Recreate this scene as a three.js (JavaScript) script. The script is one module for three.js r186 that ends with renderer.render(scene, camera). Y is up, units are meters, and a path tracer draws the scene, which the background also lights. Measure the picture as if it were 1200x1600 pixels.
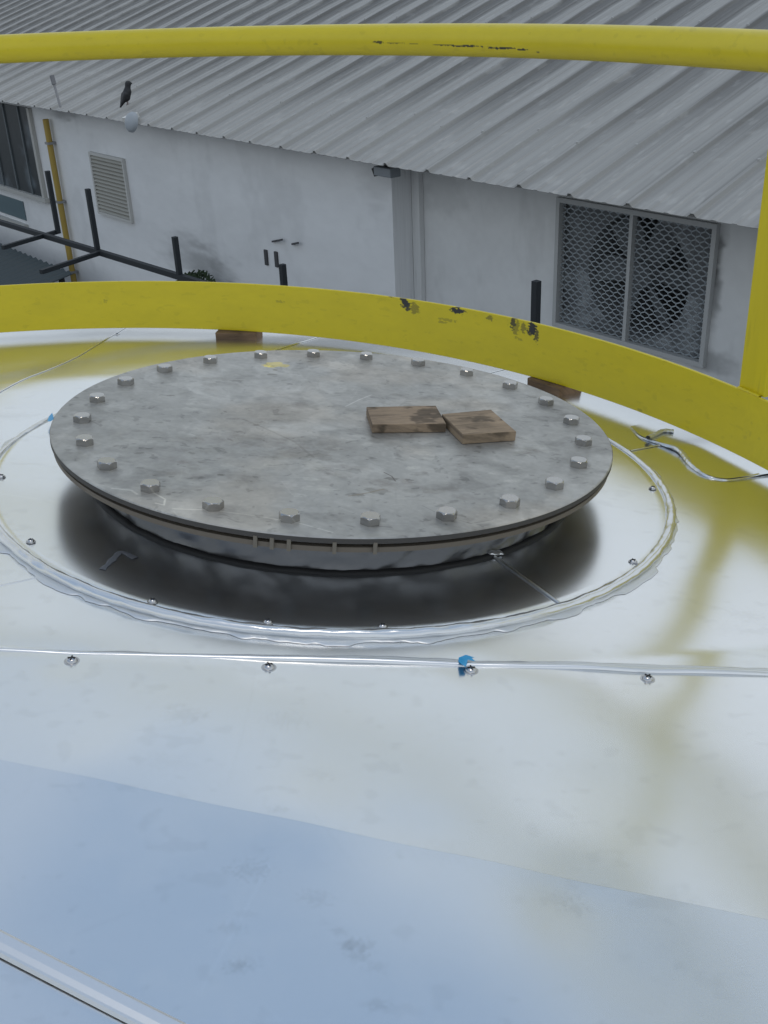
import * as THREE from 'three';
import { mergeGeometries, mergeVertices } from 'three/addons/utils/BufferGeometryUtils.js';
import { MarchingCubes } from 'three/addons/objects/MarchingCubes.js';

// ---------------------------------------------------------------- camera, sky, sun, exposure
const scene = new THREE.Scene();
const EYE = 4.5;                                            // camera height above the yard
const camera = new THREE.PerspectiveCamera(51.2, 768 / 1024, 0.05, 300);
camera.position.set(0, EYE, 0);
camera.quaternion.setFromRotationMatrix(new THREE.Matrix4().makeBasis(
  new THREE.Vector3(0.99896, -0.04039, 0.02104), new THREE.Vector3(0.04553, 0.88599, -0.46147), new THREE.Vector3(0, 0.46194, 0.88691)));
camera.updateMatrixWorld(true);

const renderer = new THREE.WebGLRenderer({ antialias: true });
renderer.toneMapping = THREE.LinearToneMapping;
renderer.toneMappingExposure = 0.83;
renderer.shadowMap.enabled = true;

// seeded noise
let seed = 1234567;
const rnd = () => { seed = (seed * 1664525 + 1013904223) >>> 0; return seed / 4294967296; };
const rr = (a, b) => a + (b - a) * rnd();
function hash3(x, y, z) { let h = (x * 374761393 + y * 668265263 + z * 2147483647) | 0; h = Math.imul(h ^ (h >>> 13), 1274126177); h ^= h >>> 16; return (h >>> 0) / 4294967296; }
const sm = t => t * t * (3 - 2 * t);
function n2(x, y, s = 0) {
  const i = Math.floor(x), j = Math.floor(y), u = sm(x - i), v = sm(y - j);
  const a = hash3(i, j, s), b = hash3(i + 1, j, s), c = hash3(i, j + 1, s), d = hash3(i + 1, j + 1, s);
  return a + (b - a) * u + (c - a) * v + (a - b - c + d) * u * v;
}
function fbm(x, y, o = 4, s = 0) { let a = 0.5, t = 0, w = 0; for (let i = 0; i < o; i++) { t += a * n2(x, y, s + i * 17); w += a; a *= 0.5; x *= 2.03; y *= 2.03; } return t / w; }
const sstep = (a, b, x) => { const t = Math.min(1, Math.max(0, (x - a) / (b - a))); return t * t * (3 - 2 * t); };
const mix = (a, b, t) => a + (b - a) * t;

// hazy bright sky, bluer high up
{
  const w = 1024, h = 512, d = new Float32Array(w * h * 4);
  for (let j = 0; j < h; j++) {
    const el = ((j + 0.5) / h - 0.5) * Math.PI;             // row 0 is straight down
    const deg = el * 180 / Math.PI;
    for (let i = 0; i < w; i++) {
      const az = (i + 0.5) / w * Math.PI * 2;
      const cx = Math.cos(el) * Math.cos(az), cz = Math.cos(el) * Math.sin(az), k = 1 / (Math.max(0, Math.sin(el)) + 0.25);
      const cl = sstep(0.42, 0.72, fbm(cx * k * 2.2 + 7.3, cz * k * 2.2 + 2.1, 5, 3));
      const t = sstep(31, 58, deg + 13 * Math.cos(az - 0.3) + 12 * (fbm(cx * 2.2 + 3.7, cz * 2.2 + 9.2, 3, 6) - 0.5));
      let r = mix(0.81, 0.31, t), g = mix(0.90, 0.46, t), b = mix(0.99, 0.69, t);
      const c = cl * 0.40;
      r = mix(r, 0.98, c); g = mix(g, 1.0, c); b = mix(b, 1.03, c);
      if (deg < 0) { r = 0.22; g = 0.22; b = 0.21; }
      const o = (j * w + i) * 4; d[o] = r; d[o + 1] = g; d[o + 2] = b; d[o + 3] = 1;
    }
  }
  const sky = new THREE.DataTexture(d, w, h, THREE.RGBAFormat, THREE.FloatType);
  sky.mapping = THREE.EquirectangularReflectionMapping; sky.magFilter = THREE.LinearFilter; sky.minFilter = THREE.LinearFilter;
  sky.wrapS = THREE.RepeatWrapping; sky.needsUpdate = true;
  scene.background = sky; scene.environment = sky;
}
// veiled sun, high beyond the building and to the right
const sun = new THREE.DirectionalLight(0xfff4e4, 0.5);
sun.position.set(0.8, EYE - 1 + 18, -3.6); sun.target.position.set(0, EYE - 1, -2);
sun.castShadow = true; sun.shadow.radius = 28; sun.shadow.mapSize.set(2048, 2048);
Object.assign(sun.shadow.camera, { left: -14, right: 14, top: 14, bottom: -14, near: 0.5, far: 60 });
scene.add(sun); scene.add(sun.target);

// ---------------------------------------------------------------- helpers
const V = (x, y, z) => new THREE.Vector3(x, y, z);
const FPX = 1670;
// a pixel of the 1200 x 1600 photograph gives a direction
const ray = (px, py) => V((px - 600) / FPX, -(py - 800) / FPX, -1).transformDirection(camera.matrixWorld);
function hitPlane(px, py, point, normal) { const d = ray(px, py), o = camera.position; return o.clone().addScaledVector(d, point.clone().sub(o).dot(normal) / d.dot(normal)); }

const used = {};
const numbered = n => { const k = used[n] = (used[n] || 0) + 1; return k === 1 ? n : n + '_' + String(k - 1).padStart(3, '0'); };
function tag(o, label, category, group, kind) {
  if (label) o.userData.label = label; if (category) o.userData.category = category;
  if (group) o.userData.group = group; if (kind) o.userData.kind = kind; return o;
}
function thing(name, label, category, group) { const g = new THREE.Group(); g.name = numbered(name); tag(g, label, category, group); scene.add(g); return g; }
function part(name, geo, mat, parent) {
  const m = new THREE.Mesh(geo, mat); m.castShadow = m.receiveShadow = true;
  m.name = parent ? name : numbered(name); (parent || scene).add(m); return m;
}
const idx = g => g.index ? g.toNonIndexed() : g;
const merge = a => mergeGeometries(a.map(g => { const q = idx(g); for (const k of Object.keys(q.attributes)) if (!['position', 'normal', 'uv'].includes(k)) q.deleteAttribute(k); return q; }));
function box(sx, sy, sz, x = 0, y = 0, z = 0, rx = 0, ry = 0, rz = 0) {
  const g = new THREE.BoxGeometry(sx, sy, sz); if (rx || ry || rz) g.applyMatrix4(new THREE.Matrix4().makeRotationFromEuler(new THREE.Euler(rx, ry, rz)));
  g.translate(x, y, z); return g;
}
// bevelled box
function bbox(sx, sy, sz, bv = 0.003, x = 0, y = 0, z = 0) {
  const s = new THREE.Shape(), a = sx / 2 - bv, b = sy / 2 - bv;
  s.moveTo(-a, -b); s.lineTo(a, -b); s.lineTo(a, b); s.lineTo(-a, b);
  const g = new THREE.ExtrudeGeometry(s, { depth: sz - 2 * bv, bevelEnabled: true, bevelThickness: bv, bevelSize: bv, bevelSegments: 2 });
  g.translate(x, y, z - sz / 2 + bv); return g;
}
function bar(a, b, w, h = w) {   // rectangular bar between two points
  const d = b.clone().sub(a), L = d.length(), g = new THREE.BoxGeometry(w, h, L);
  g.applyMatrix4(new THREE.Matrix4().lookAt(b, a, V(0, 1, 0))); g.translate((a.x + b.x) / 2, (a.y + b.y) / 2, (a.z + b.z) / 2); return g;
}
// sweep of a bumpy round section along points; rad(t, k) radius, up = surface normal, squash in its direction
function bead(pts, rad, n = 120, k = 8, up = V(0, 1, 0), squash = 0.6, closed = false) {
  const c = new THREE.CatmullRomCurve3(pts, closed), pos = [], uv = [], id = [];
  const m = closed ? n : n + 1;
  for (let i = 0; i <= n; i++) {
    const t = i / n, p = c.getPointAt(t % 1 === 0 && closed ? 0 : t), tg = c.getTangentAt(t), s = tg.clone().cross(up).normalize();
    for (let j = 0; j <= k; j++) {
      const a = j / k * Math.PI * 2, r = rad(t, j % k), q = p.clone().addScaledVector(s, Math.cos(a) * r).addScaledVector(up, Math.sin(a) * r * squash);
      pos.push(q.x, q.y, q.z); uv.push(t * 10, j / k);
      if (i < n && j < k) { const o = i * (k + 1) + j; id.push(o, o + 1, o + k + 1, o + 1, o + k + 2, o + k + 1); }
    }
  }
  const g = new THREE.BufferGeometry(); g.setAttribute('position', new THREE.Float32BufferAttribute(pos, 3)); g.setAttribute('uv', new THREE.Float32BufferAttribute(uv, 2)); g.setIndex(id);
  const w = mergeVertices(g, 1e-6); w.computeVertexNormals(); return w;
}
function tex(w, h, fn, srgb = false) {
  const d = new Uint8Array(w * h * 4);
  for (let j = 0; j < h; j++) for (let i = 0; i < w; i++) { const c = fn((i + 0.5) / w, (j + 0.5) / h), o = (j * w + i) * 4; for (let q = 0; q < 3; q++) d[o + q] = Math.max(0, Math.min(255, Math.round((c.length ? c[q] : c) * 255))); d[o + 3] = 255; }
  const t = new THREE.DataTexture(d, w, h); t.magFilter = THREE.LinearFilter; t.minFilter = THREE.LinearMipmapLinearFilter; t.generateMipmaps = true; t.wrapS = t.wrapT = THREE.RepeatWrapping; if (srgb) t.colorSpace = THREE.SRGBColorSpace; t.needsUpdate = true; return t;
}
const std = (o) => new THREE.MeshStandardMaterial({ side: THREE.DoubleSide, ...o });
const lin = (r, g, b) => new THREE.Color().setRGB(r, g, b);

// ---------------------------------------------------------------- geometry of the tank, worked out from the photograph
const TC = V(-0.848, 0, -1.03);                            // tank axis
const RF = 0.961, YF = EYE - 0.757, SLOPE = 0.1206;        // roof height where the manhole stands, roof slope
const RRAIL = 1.645, RRIM = 1.78;
const D2R = Math.PI / 180;
const MN = V(0.0975, 0.99282, -0.0692).normalize();         // manhole axis
const MB = V(-0.0801, YF, -1.6079);                         // its foot on the roof
// the gores near the camera are flat sheets hinged on their seams: seam, fold and trim lines read from the photograph
const planes = [{ p: MB, n: MN }];
const hinge = (q0, q1, deg) => {
  const { p, n } = planes[planes.length - 1], a = hitPlane(...q0, p, n), b = hitPlane(...q1, p, n), ax = b.clone().sub(a).normalize();
  planes.push({ p: a, n: n.clone().applyAxisAngle(ax, deg * D2R) });
  return { a, d: V(ax.x, 0, ax.z).normalize() };
};
const LS = hinge([0, 1020], [1200, 1056], 2.0), LF = hinge([0, 1190], [1200, 1440], 2.7), LT = hinge([0, 1470], [245, 1600], 2.5);
const lineAz = (L, r) => {                                   // where a seam line crosses the circle of radius r
  const ox = L.a.x - TC.x, oz = L.a.z - TC.z, b = ox * L.d.x + oz * L.d.z, c = ox * ox + oz * oz, R2 = Math.max(r, Math.sqrt(Math.max(0, c - b * b)) + 0.02), t = -b + Math.sqrt(b * b - c + R2 * R2);
  return Math.atan2(oz + L.d.z * t, ox + L.d.x * t) / D2R;
};
// dimples pulled by the screws and knocks in the thin sheet: [x, z, radius, depth]
const dents = [];
for (const [px, py, k, rad, dep] of [[112, 1033, 1, .03, -.0012], [420, 1043, 1, .03, -.0012], [736, 1048, 1, .03, -.0012], [1012, 1061, 1, .04, -.0022], [895, 1395, 1, .05, -.0022], [470, 1275, 1, .05, .0018], [930, 1230, 1, .07, -.0018], [150, 1200, 1, .05, .0012], [640, 1310, 2, .05, -.001], [720, 1500, 2, .09, .0014], [300, 1480, 2, .08, -.0012], [1000, 1530, 2, .08, -.0018], [260, 1130, 1, .07, .0014], [1120, 1180, 1, .08, .0016], [1090, 930, 0, .06, -.0014], [60, 985, 0, .05, .001]]) { const p = hitPlane(px, py, planes[k].p, planes[k].n); dents.push([p.x, p.z, rad, dep]); }
const dent = (x, z) => { let h = 0; for (const [dx, dz, r, d] of dents) { const q = ((x - dx) ** 2 + (z - dz) ** 2) / (r * r); if (q < 9) h += d * Math.exp(-q); } return h; };
function wave(az, r, near) {                                // oil-canning of the thin sheet, mostly along the radius
  const x = r * Math.cos(az * D2R), z = r * Math.sin(az * D2R), g = near ? 3 : 9;
  return 0.0046 * (fbm(r * 5.6 + g * 3.1, az * 0.010 + g, 2, 21) - 0.5) + 0.0028 * (fbm(x * 3.1 + 4, z * 3.1 + g, 2, 33) - 0.5) + 0.0004 * (fbm(x * 11, z * 11, 2, 40) - 0.5);
}
function roofY(az, r) {
  const X = TC.x + r * Math.cos(az * D2R), Z = TC.z + r * Math.sin(az * D2R);
  const bs = lineAz(LS, r), bt = lineAz(LT, r), near = az > bs && az < 120;
  let flat = 1e9; for (const { p, n } of planes) flat = Math.min(flat, p.y - (n.x * (X - p.x) + n.z * (Z - p.z)) / n.y);
  const cone = YF - (r - RF) * SLOPE, d = Math.hypot(X - MB.x, Z - MB.z);
  const w = Math.max(sstep(1.05, 0.56, d), sstep(-14, 2, az - bs) * sstep(110, 60, az) * sstep(1.78, 1.25, r) * sstep(0.1, 0.3, r));
  return mix(cone, flat, w) + wave(az, r, near) * sstep(0.02, 0.12, r) * mix(0.3, 1, sstep(0.5, 0.7, d)) + dent(X, Z) + (az > bs && az < bt ? 0.003 : 0);
}
const polar = p => [Math.atan2(p.z - TC.z, p.x - TC.x) / D2R, Math.hypot(p.x - TC.x, p.z - TC.z)];
const fromPolar = (az, r, dy = 0) => V(TC.x + r * Math.cos(az * D2R), roofY(az, r) + dy, TC.z + r * Math.sin(az * D2R));
function hitRoof(px, py) {
  const d = ray(px, py); let lo = 0.3, hi = 4.5;
  for (let i = 0; i < 50; i++) { const m = (lo + hi) / 2, p = camera.position.clone().addScaledVector(d, m), [a, r] = polar(p); if (p.y > roofY(a, r)) lo = m; else hi = m; }
  return camera.position.clone().addScaledVector(d, lo);
}
function roofNormal(az, r) {
  const e = 0.004, p = fromPolar(az, r), q = fromPolar(az, r + e), s = fromPolar(az + e / r / D2R, r);
  return s.sub(p).cross(q.sub(p)).normalize();
}
const MQ = new THREE.Quaternion().setFromUnitVectors(V(0, 1, 0), MN);
const mLocal = p => p.clone().sub(MB).applyQuaternion(MQ.clone().invert());
const mHit = (px, py, y) => mLocal(hitPlane(px, py, MB.clone().addScaledVector(MN, y), MN));

// ---------------------------------------------------------------- materials
// bright aluminium: smudges and handling marks only
const AX0 = -1.7, AZ0 = -3.0, ASZ = 3.6;
const smudges = [];
for (const [px, py, s, k] of [[560, 1478, .010, .4], [545, 1476, .008, .35], [558, 1494, .007, .35], [370, 1512, .008, .3], [364, 1450, .008, .22], [495, 1403, .012, .2], [392, 1360, .014, .25], [290, 1117, .018, .2], [1190, 690, .02, .2], [1163, 962, .022, .16], [1140, 985, .03, .08], [15, 650, .03, .25], [588, 1570, .008, .3], [500, 1210, .014, .12], [445, 1125, .02, .12], [900, 1420, .01, .25], [870, 1405, .012, .15], [587, 1512, .008, .2], [530, 1455, .006, .3], [380, 1505, .01, .15], [435, 1265, .008, .2], [1166, 1040, .02, .1], [255, 1190, .02, .08], [700, 1330, .02, .07]]) {
  const p = hitRoof(px, py); smudges.push([p.x, p.z, s, k]);
}
function aluCell(x, z) {
  let s = 0;
  for (const [sx, sz, r, k] of smudges) { const dx = (x - sx) / r, dz = (z - sz) / r, d2 = dx * dx * 0.6 + dz * dz * 1.6; if (d2 < 4) s += 0.32 * k * sstep(1.3, 0.1, Math.sqrt(d2) + (fbm(x * 420, z * 420, 4, 5) - 0.5) * 2.2); }
  return s;
}
const scr = document.createElement('canvas'); scr.width = scr.height = 1536;
{ // handling scratches, drag marks, dried water rings
  const c = scr.getContext('2d'); c.fillStyle = '#808080'; c.fillRect(0, 0, 1536, 1536);
  for (let i = 0; i < 420; i++) { const x = rr(0, 1536), y = rr(0, 1536), a = rr(0, 6.28), l = rr(6, 60) * (rnd() < 0.12 ? 2.5 : 1); c.strokeStyle = rnd() < 0.6 ? `rgba(70,70,72,${rr(0.05, 0.28)})` : `rgba(190,190,192,${rr(0.05, 0.3)})`; c.lineWidth = rr(0.5, 1.2); c.beginPath(); c.moveTo(x, y); c.quadraticCurveTo(x + Math.cos(a) * l * 0.5 + rr(-4, 4), y + Math.sin(a) * l * 0.5 + rr(-4, 4), x + Math.cos(a) * l, y + Math.sin(a) * l); c.stroke(); }
  for (let i = 0; i < 900; i++) { c.fillStyle = `rgba(60,58,54,${rr(0.08, 0.4)})`; c.beginPath(); c.arc(rr(0, 1536), rr(0, 1536), rr(0.4, 1.3), 0, 6.3); c.fill(); }
  for (let i = 0; i < 46; i++) { c.strokeStyle = `rgba(${rnd() < 0.5 ? '95,95,95' : '160,160,160'},${rr(0.08, 0.25)})`; c.lineWidth = rr(0.7, 1.6); const x = rr(0, 1536), y = rr(0, 1536), r = rr(4, 22); c.beginPath(); for (let k = 0; k <= 20; k++) { const q = r * (0.85 + 0.3 * fbm(Math.cos(k / 20 * 6.283) * 2 + i, Math.sin(k / 20 * 6.283) * 2, 2, 9)); c.lineTo(x + Math.cos(k / 20 * 6.283) * q, y + Math.sin(k / 20 * 6.283) * q * 0.8); } c.stroke(); }
}
const scrD = scr.getContext('2d').getImageData(0, 0, 1536, 1536).data;
const aluMap = tex(1536, 1536, (u, v) => {
  const x = AX0 + u * ASZ, z = AZ0 + v * ASZ, s = aluCell(x, z);
  const o = (Math.floor(v * 1536) * 1536 + Math.floor(u * 1536)) * 4, f = 0.97 - 0.05 * (fbm(x * 7, z * 7, 4, 60) - 0.5) - 0.04 * sstep(0.66, 0.8, fbm(x * 40, z * 55, 3, 61)) - s + 0.5 * (scrD[o] / 255 - 0.502);
  return [f, f * (1 - s * 0.03), f * (1 - s * 0.08)];
});
const aluRough = tex(1024, 1024, (u, v) => {
  const x = AX0 + u * ASZ, z = AZ0 + v * ASZ;
  return mix(0.88, 1.0, fbm(x * 9 + 3, z * 9, 5, 70)) + 0.05 * sstep(0.6, 0.75, fbm(x * 30, z * 30, 3, 71));
});
const ALU = std({ color: lin(0.86, 0.875, 0.885), metalness: 1, roughness: 0.24, map: aluMap, roughnessMap: aluRough });
const ALUEDGE = std({ color: lin(0.80, 0.81, 0.82), metalness: 1, roughness: 0.3 });
const SEAL = std({ color: lin(0.76, 0.77, 0.78), metalness: 0.85, roughness: 0.24 });
const SMEAR = std({ color: lin(0.70, 0.72, 0.74), metalness: 0.8, roughness: 0.4 });
const SCREW = std({ color: lin(0.55, 0.55, 0.56), metalness: 1, roughness: 0.25 });
const DARK = std({ color: lin(0.012, 0.012, 0.013), roughness: 0.7 });
const BLUEFILM = std({ color: lin(0.02, 0.32, 0.62), roughness: 0.35 });

// ---------------------------------------------------------------- setting
{
  const g = new THREE.PlaneGeometry(240, 240, 1, 1); g.rotateX(-Math.PI / 2);
  const t = tex(512, 512, (u, v) => { const f = 0.2 + 0.12 * (fbm(u * 12, v * 12, 5, 80) - 0.5); return [f, f, f * 0.97]; }); t.repeat.set(60, 60);
  const m = part('ground', g, std({ map: t, roughness: 0.95 })); m.userData.kind = 'structure';
}

// ---------------------------------------------------------------- building, local x along the wall, y from the eave, z towards the tank
const BQ = new THREE.Quaternion().setFromAxisAngle(V(0, 1, 0), Math.atan2(-0.78132, 0.62413));
const EAVE = V(1.765, EYE - 1.541, -7.090);
const toB = p => p.clone().sub(EAVE).applyQuaternion(BQ.clone().invert());
const bn = V(0, 0, 1).applyQuaternion(BQ);
const bWorld = (x, y, z) => V(x, y, z).applyQuaternion(BQ).add(EAVE);
const bHit = (px, py, z) => toB(hitPlane(px, py, bWorld(0, 0, z), bn));
const build = thing('workshop_building', 'long white-walled workshop with grey ribbed metal roof behind the yellow railing', 'building');
build.position.copy(EAVE); build.quaternion.copy(BQ);
const ZW = -0.30;                                           // wall of the left bay, behind the overhang
const corner = bHit(614, 350, ZW);
let ZR;                                                     // recessed wall: where the return face ends in the picture
{ const d = ray(651, 350).applyQuaternion(BQ.clone().invert()), o = toB(camera.position); ZR = o.z + d.z * ((corner.x - o.x) / d.x); }
const YG = -EAVE.y, XL = -26, XR = 7;
const wallTex = (s, stains) => tex(1024, 512, (u, v) => {
  let f = 0.71 + 0.08 * (fbm(u * 26, v * 9, 5, s) - 0.5) + 0.05 * (fbm(u * 160, v * 50, 3, s + 5) - 0.5);
  f -= 0.06 * sstep(0.56, 0.78, fbm(u * 60, v * 5, 4, s + 9));
  for (const [su, sv, ru, rv, k] of stains) { const d = Math.hypot((u - su) / ru, (v - sv) / rv); f -= k * sstep(1.1, 0.3, d + (fbm(u * 90, v * 40, 3, s + 3) - 0.5) * 0.9); }
  return [f * 0.985, f, f * 1.015];
});
{
  const wl = corner.x - XL, wr = XR - corner.x, H = -YG;
  const st = [[305, 408, 0.9, 0.3, .16], [330, 422, 0.7, 0.25, .12], [590, 290, .3, .3, .12], [650, 330, .1, .1, 0], [100, 183, .5, .1, .25]].map(([px, py, a, b, k]) => { const q = bHit(px, py, ZW); return [(q.x - XL) / wl, (q.y - YG) / H, a / wl, b / H, k]; });
  part('wall', box(wl, H + 0.05, 0.22, XL + wl / 2, YG + (H + 0.05) / 2, ZW - 0.11), std({ map: wallTex(100, st), roughness: 0.9 }), build);
  // recessed wall with the opening for the fan
  const q0 = bHit(872, 400, ZR), q1 = bHit(1111, 500, ZR), qb = bHit(1100, 572, ZR);
  build.userData.fan = undefined; delete build.userData.fan;
  const fx0 = q0.x, fx1 = q1.x, fy0 = qb.y, fy1 = -0.16;
  const sr = [[1120, 400, .06, .22, .3], [1118, 450, .07, .3, .3], [1105, 560, .25, .12, .3], [1130, 370, .06, .1, .12], [690, 300, .4, .25, .1]].map(([px, py, a, b, k]) => { const q = bHit(px, py, ZR); return [(q.x - corner.x) / wr, (q.y - YG) / H, a / wr, b / H, k]; });
  const rm = std({ map: wallTex(140, sr), roughness: 0.9, color: lin(0.9, 0.9, 0.89) });
  const s = new THREE.Shape(); s.moveTo(corner.x, YG); s.lineTo(XR, YG); s.lineTo(XR, 0.15); s.lineTo(corner.x, 0.15); s.closePath();
  const hole = new THREE.Path(); hole.moveTo(fx0, fy0); hole.lineTo(fx0, fy1); hole.lineTo(fx1, fy1); hole.lineTo(fx1, fy0); hole.closePath(); s.holes.push(hole);
  const g = new THREE.ExtrudeGeometry(s, { depth: 0.2, bevelEnabled: false }); g.translate(0, 0, ZR - 0.2);
  { const p = g.attributes.position, uv = g.attributes.uv; for (let i = 0; i < p.count; i++) uv.setXY(i, (p.getX(i) - corner.x) / wr, (p.getY(i) - YG) / H); }
  part('recessed_wall', g, rm, build);
  part('wall_end', box(0.02, H + 0.1, ZW - ZR - 0.224, corner.x - 0.012, YG + (H + 0.1) / 2, (ZW - 0.222 + ZR) / 2), rm, build);
  // inner column behind the corner
  part('column', box(0.10, H + 0.08, 0.05, corner.x + 0.052, YG + (H + 0.08) / 2, ZR + 0.028), rm, build);
  // side and back walls close the workshop
  part('wall', box(0.2, H, 7.4, XR - 0.1, YG + H / 2, ZR - 0.21 - 3.7), rm, build);
  part('wall', box(0.2, H, 7.2, XL + 0.1, YG + H / 2, ZW - 0.23 - 3.6), rm, build);
  fanWindow(fx0, fx1, fy0, fy1, ZR, 'exhaust fan behind a two-panel expanded metal guard', true);
  // cable hanging on the recessed wall
  const c0 = bHit(657, 285, ZR), c1 = bHit(654, 395, ZR), c2 = bHit(657, 440, ZR);
  part('cable', new THREE.TubeGeometry(new THREE.CatmullRomCurve3([V(c0.x, 0, ZR + 0.012), V(c1.x, c1.y, ZR + 0.012), V(c2.x, c2.y, ZR + 0.014), V(c2.x + 0.01, c2.y - 1, ZR + 0.012)]), 24, 0.008, 6), std({ color: lin(0.12, 0.12, 0.13), roughness: 0.6 }), build);
}
function fanWindow(x0, x1, y0, y1, z, label, detail) {
  const w = new THREE.Group(); w.name = 'fan_window'; w.userData.label = label; build.add(w);
  const FR = std({ color: lin(0.40, 0.41, 0.41), roughness: 0.6 }), cx = (x0 + x1) / 2, cy = (y0 + y1) / 2, W = x1 - x0, H = y1 - y0, fw = 0.035;
  part('frame', merge([box(fw, H, 0.06, x0 + fw / 2, cy, z + 0.015), box(fw, H, 0.06, x1 - fw / 2, cy, z + 0.015), box(W - 2 * fw, fw, 0.058, cx, y0 + fw / 2, z + 0.015), box(W - 2 * fw, fw, 0.058, cx, y1 - fw / 2, z + 0.015)]), FR, w);
  part('mullion', box(0.03, H - 2 * fw, 0.05, cx, cy, z + 0.015), FR, w);
  // expanded metal: flattened hexagons
  const bars = [], px = W / 19, py = 0.033, t = 0.0062;
  const xa = x0 + fw, xb = x1 - fw, ya = y0 + fw, yb = y1 - fw;
  const seg = (ax, ay, bx2, by) => {
    if (Math.min(ax, bx2) < xa || Math.max(ax, bx2) > xb || Math.min(ay, by) < ya || Math.max(ay, by) > yb) return;
    const L = Math.hypot(bx2 - ax, by - ay); bars.push(box(L + t, t * 1.5, 0.004, (ax + bx2) / 2, (ay + by) / 2, z, 0, 0, Math.atan2(by - ay, bx2 - ax)));
  };
  for (let r = 0; r * py < H + py; r++) for (let c = -1; c < 21; c++) {
    const wx = x0 + c * px + (r % 2 ? px / 2 : 0), oy = y0 + r * py, h = py * 0.26;
    seg(wx, oy - h, wx, oy + h); seg(wx, oy + h, wx + px / 2, oy + py - h); seg(wx, oy + h, wx - px / 2, oy + py - h);
  }
  const DM = tex(256, 256, (u, v) => { const f = 0.17 + 0.22 * sstep(0.45, 0.75, fbm(u * 6, v * 6, 4, 7)); return [f * 0.95, f, f * 1.04]; });
  part('mesh_guard', merge(bars), std({ color: lin(0.30, 0.335, 0.36), roughness: 0.8, metalness: 0.1 }), w);
  // shroud plate with a round opening, then the fan itself
  const R = Math.min(W, H) * 0.455, s = new THREE.Shape(); s.moveTo(x0, y0); s.lineTo(x1, y0); s.lineTo(x1, y1); s.lineTo(x0, y1); s.closePath();
  const h = new THREE.Path(); h.absarc(cx, cy, R, 0, Math.PI * 2, true); s.holes.push(h);
  const sg = new THREE.ExtrudeGeometry(s, { depth: 0.004, bevelEnabled: false, curveSegments: 40 }); sg.translate(0, 0, z - 0.075);
  part('shroud', sg, std({ map: DM, color: lin(1, 1, 1), roughness: 0.85 }), w);
  const tube = new THREE.CylinderGeometry(R, R, 0.9, 40, 1, true); tube.rotateX(Math.PI / 2); tube.translate(cx, cy, z - 0.525);
  part('duct', tube, std({ color: lin(0.26, 0.27, 0.28), roughness: 0.8 }), w);
  part('back_plate', box(W, H, 0.01, cx, cy, z - 0.98), std({ color: lin(0.2, 0.21, 0.22), roughness: 0.9 }), w);
  const hub = new THREE.CylinderGeometry(0.1, 0.12, 0.1, 24); hub.rotateX(Math.PI / 2); hub.translate(cx, cy, z - 0.15);
  const FB = std({ color: lin(0.15, 0.16, 0.17), roughness: 0.7 });
  part('hub', hub, FB, w);
  for (let i = 0; i < 6; i++) {
    const bs = new THREE.Shape(); bs.moveTo(0.09, -0.05); bs.quadraticCurveTo(R * 0.6, -0.13, R * 0.94, -0.10); bs.lineTo(R * 0.95, 0.10); bs.quadraticCurveTo(R * 0.5, 0.10, 0.09, 0.04); bs.closePath();
    const bg = new THREE.ExtrudeGeometry(bs, { depth: 0.004, bevelEnabled: false }); bg.rotateX(0.55); bg.rotateZ(i * Math.PI / 3 + 0.05); bg.translate(cx, cy, z - 0.17); part('blade', bg, FB, w);
  }
}
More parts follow.
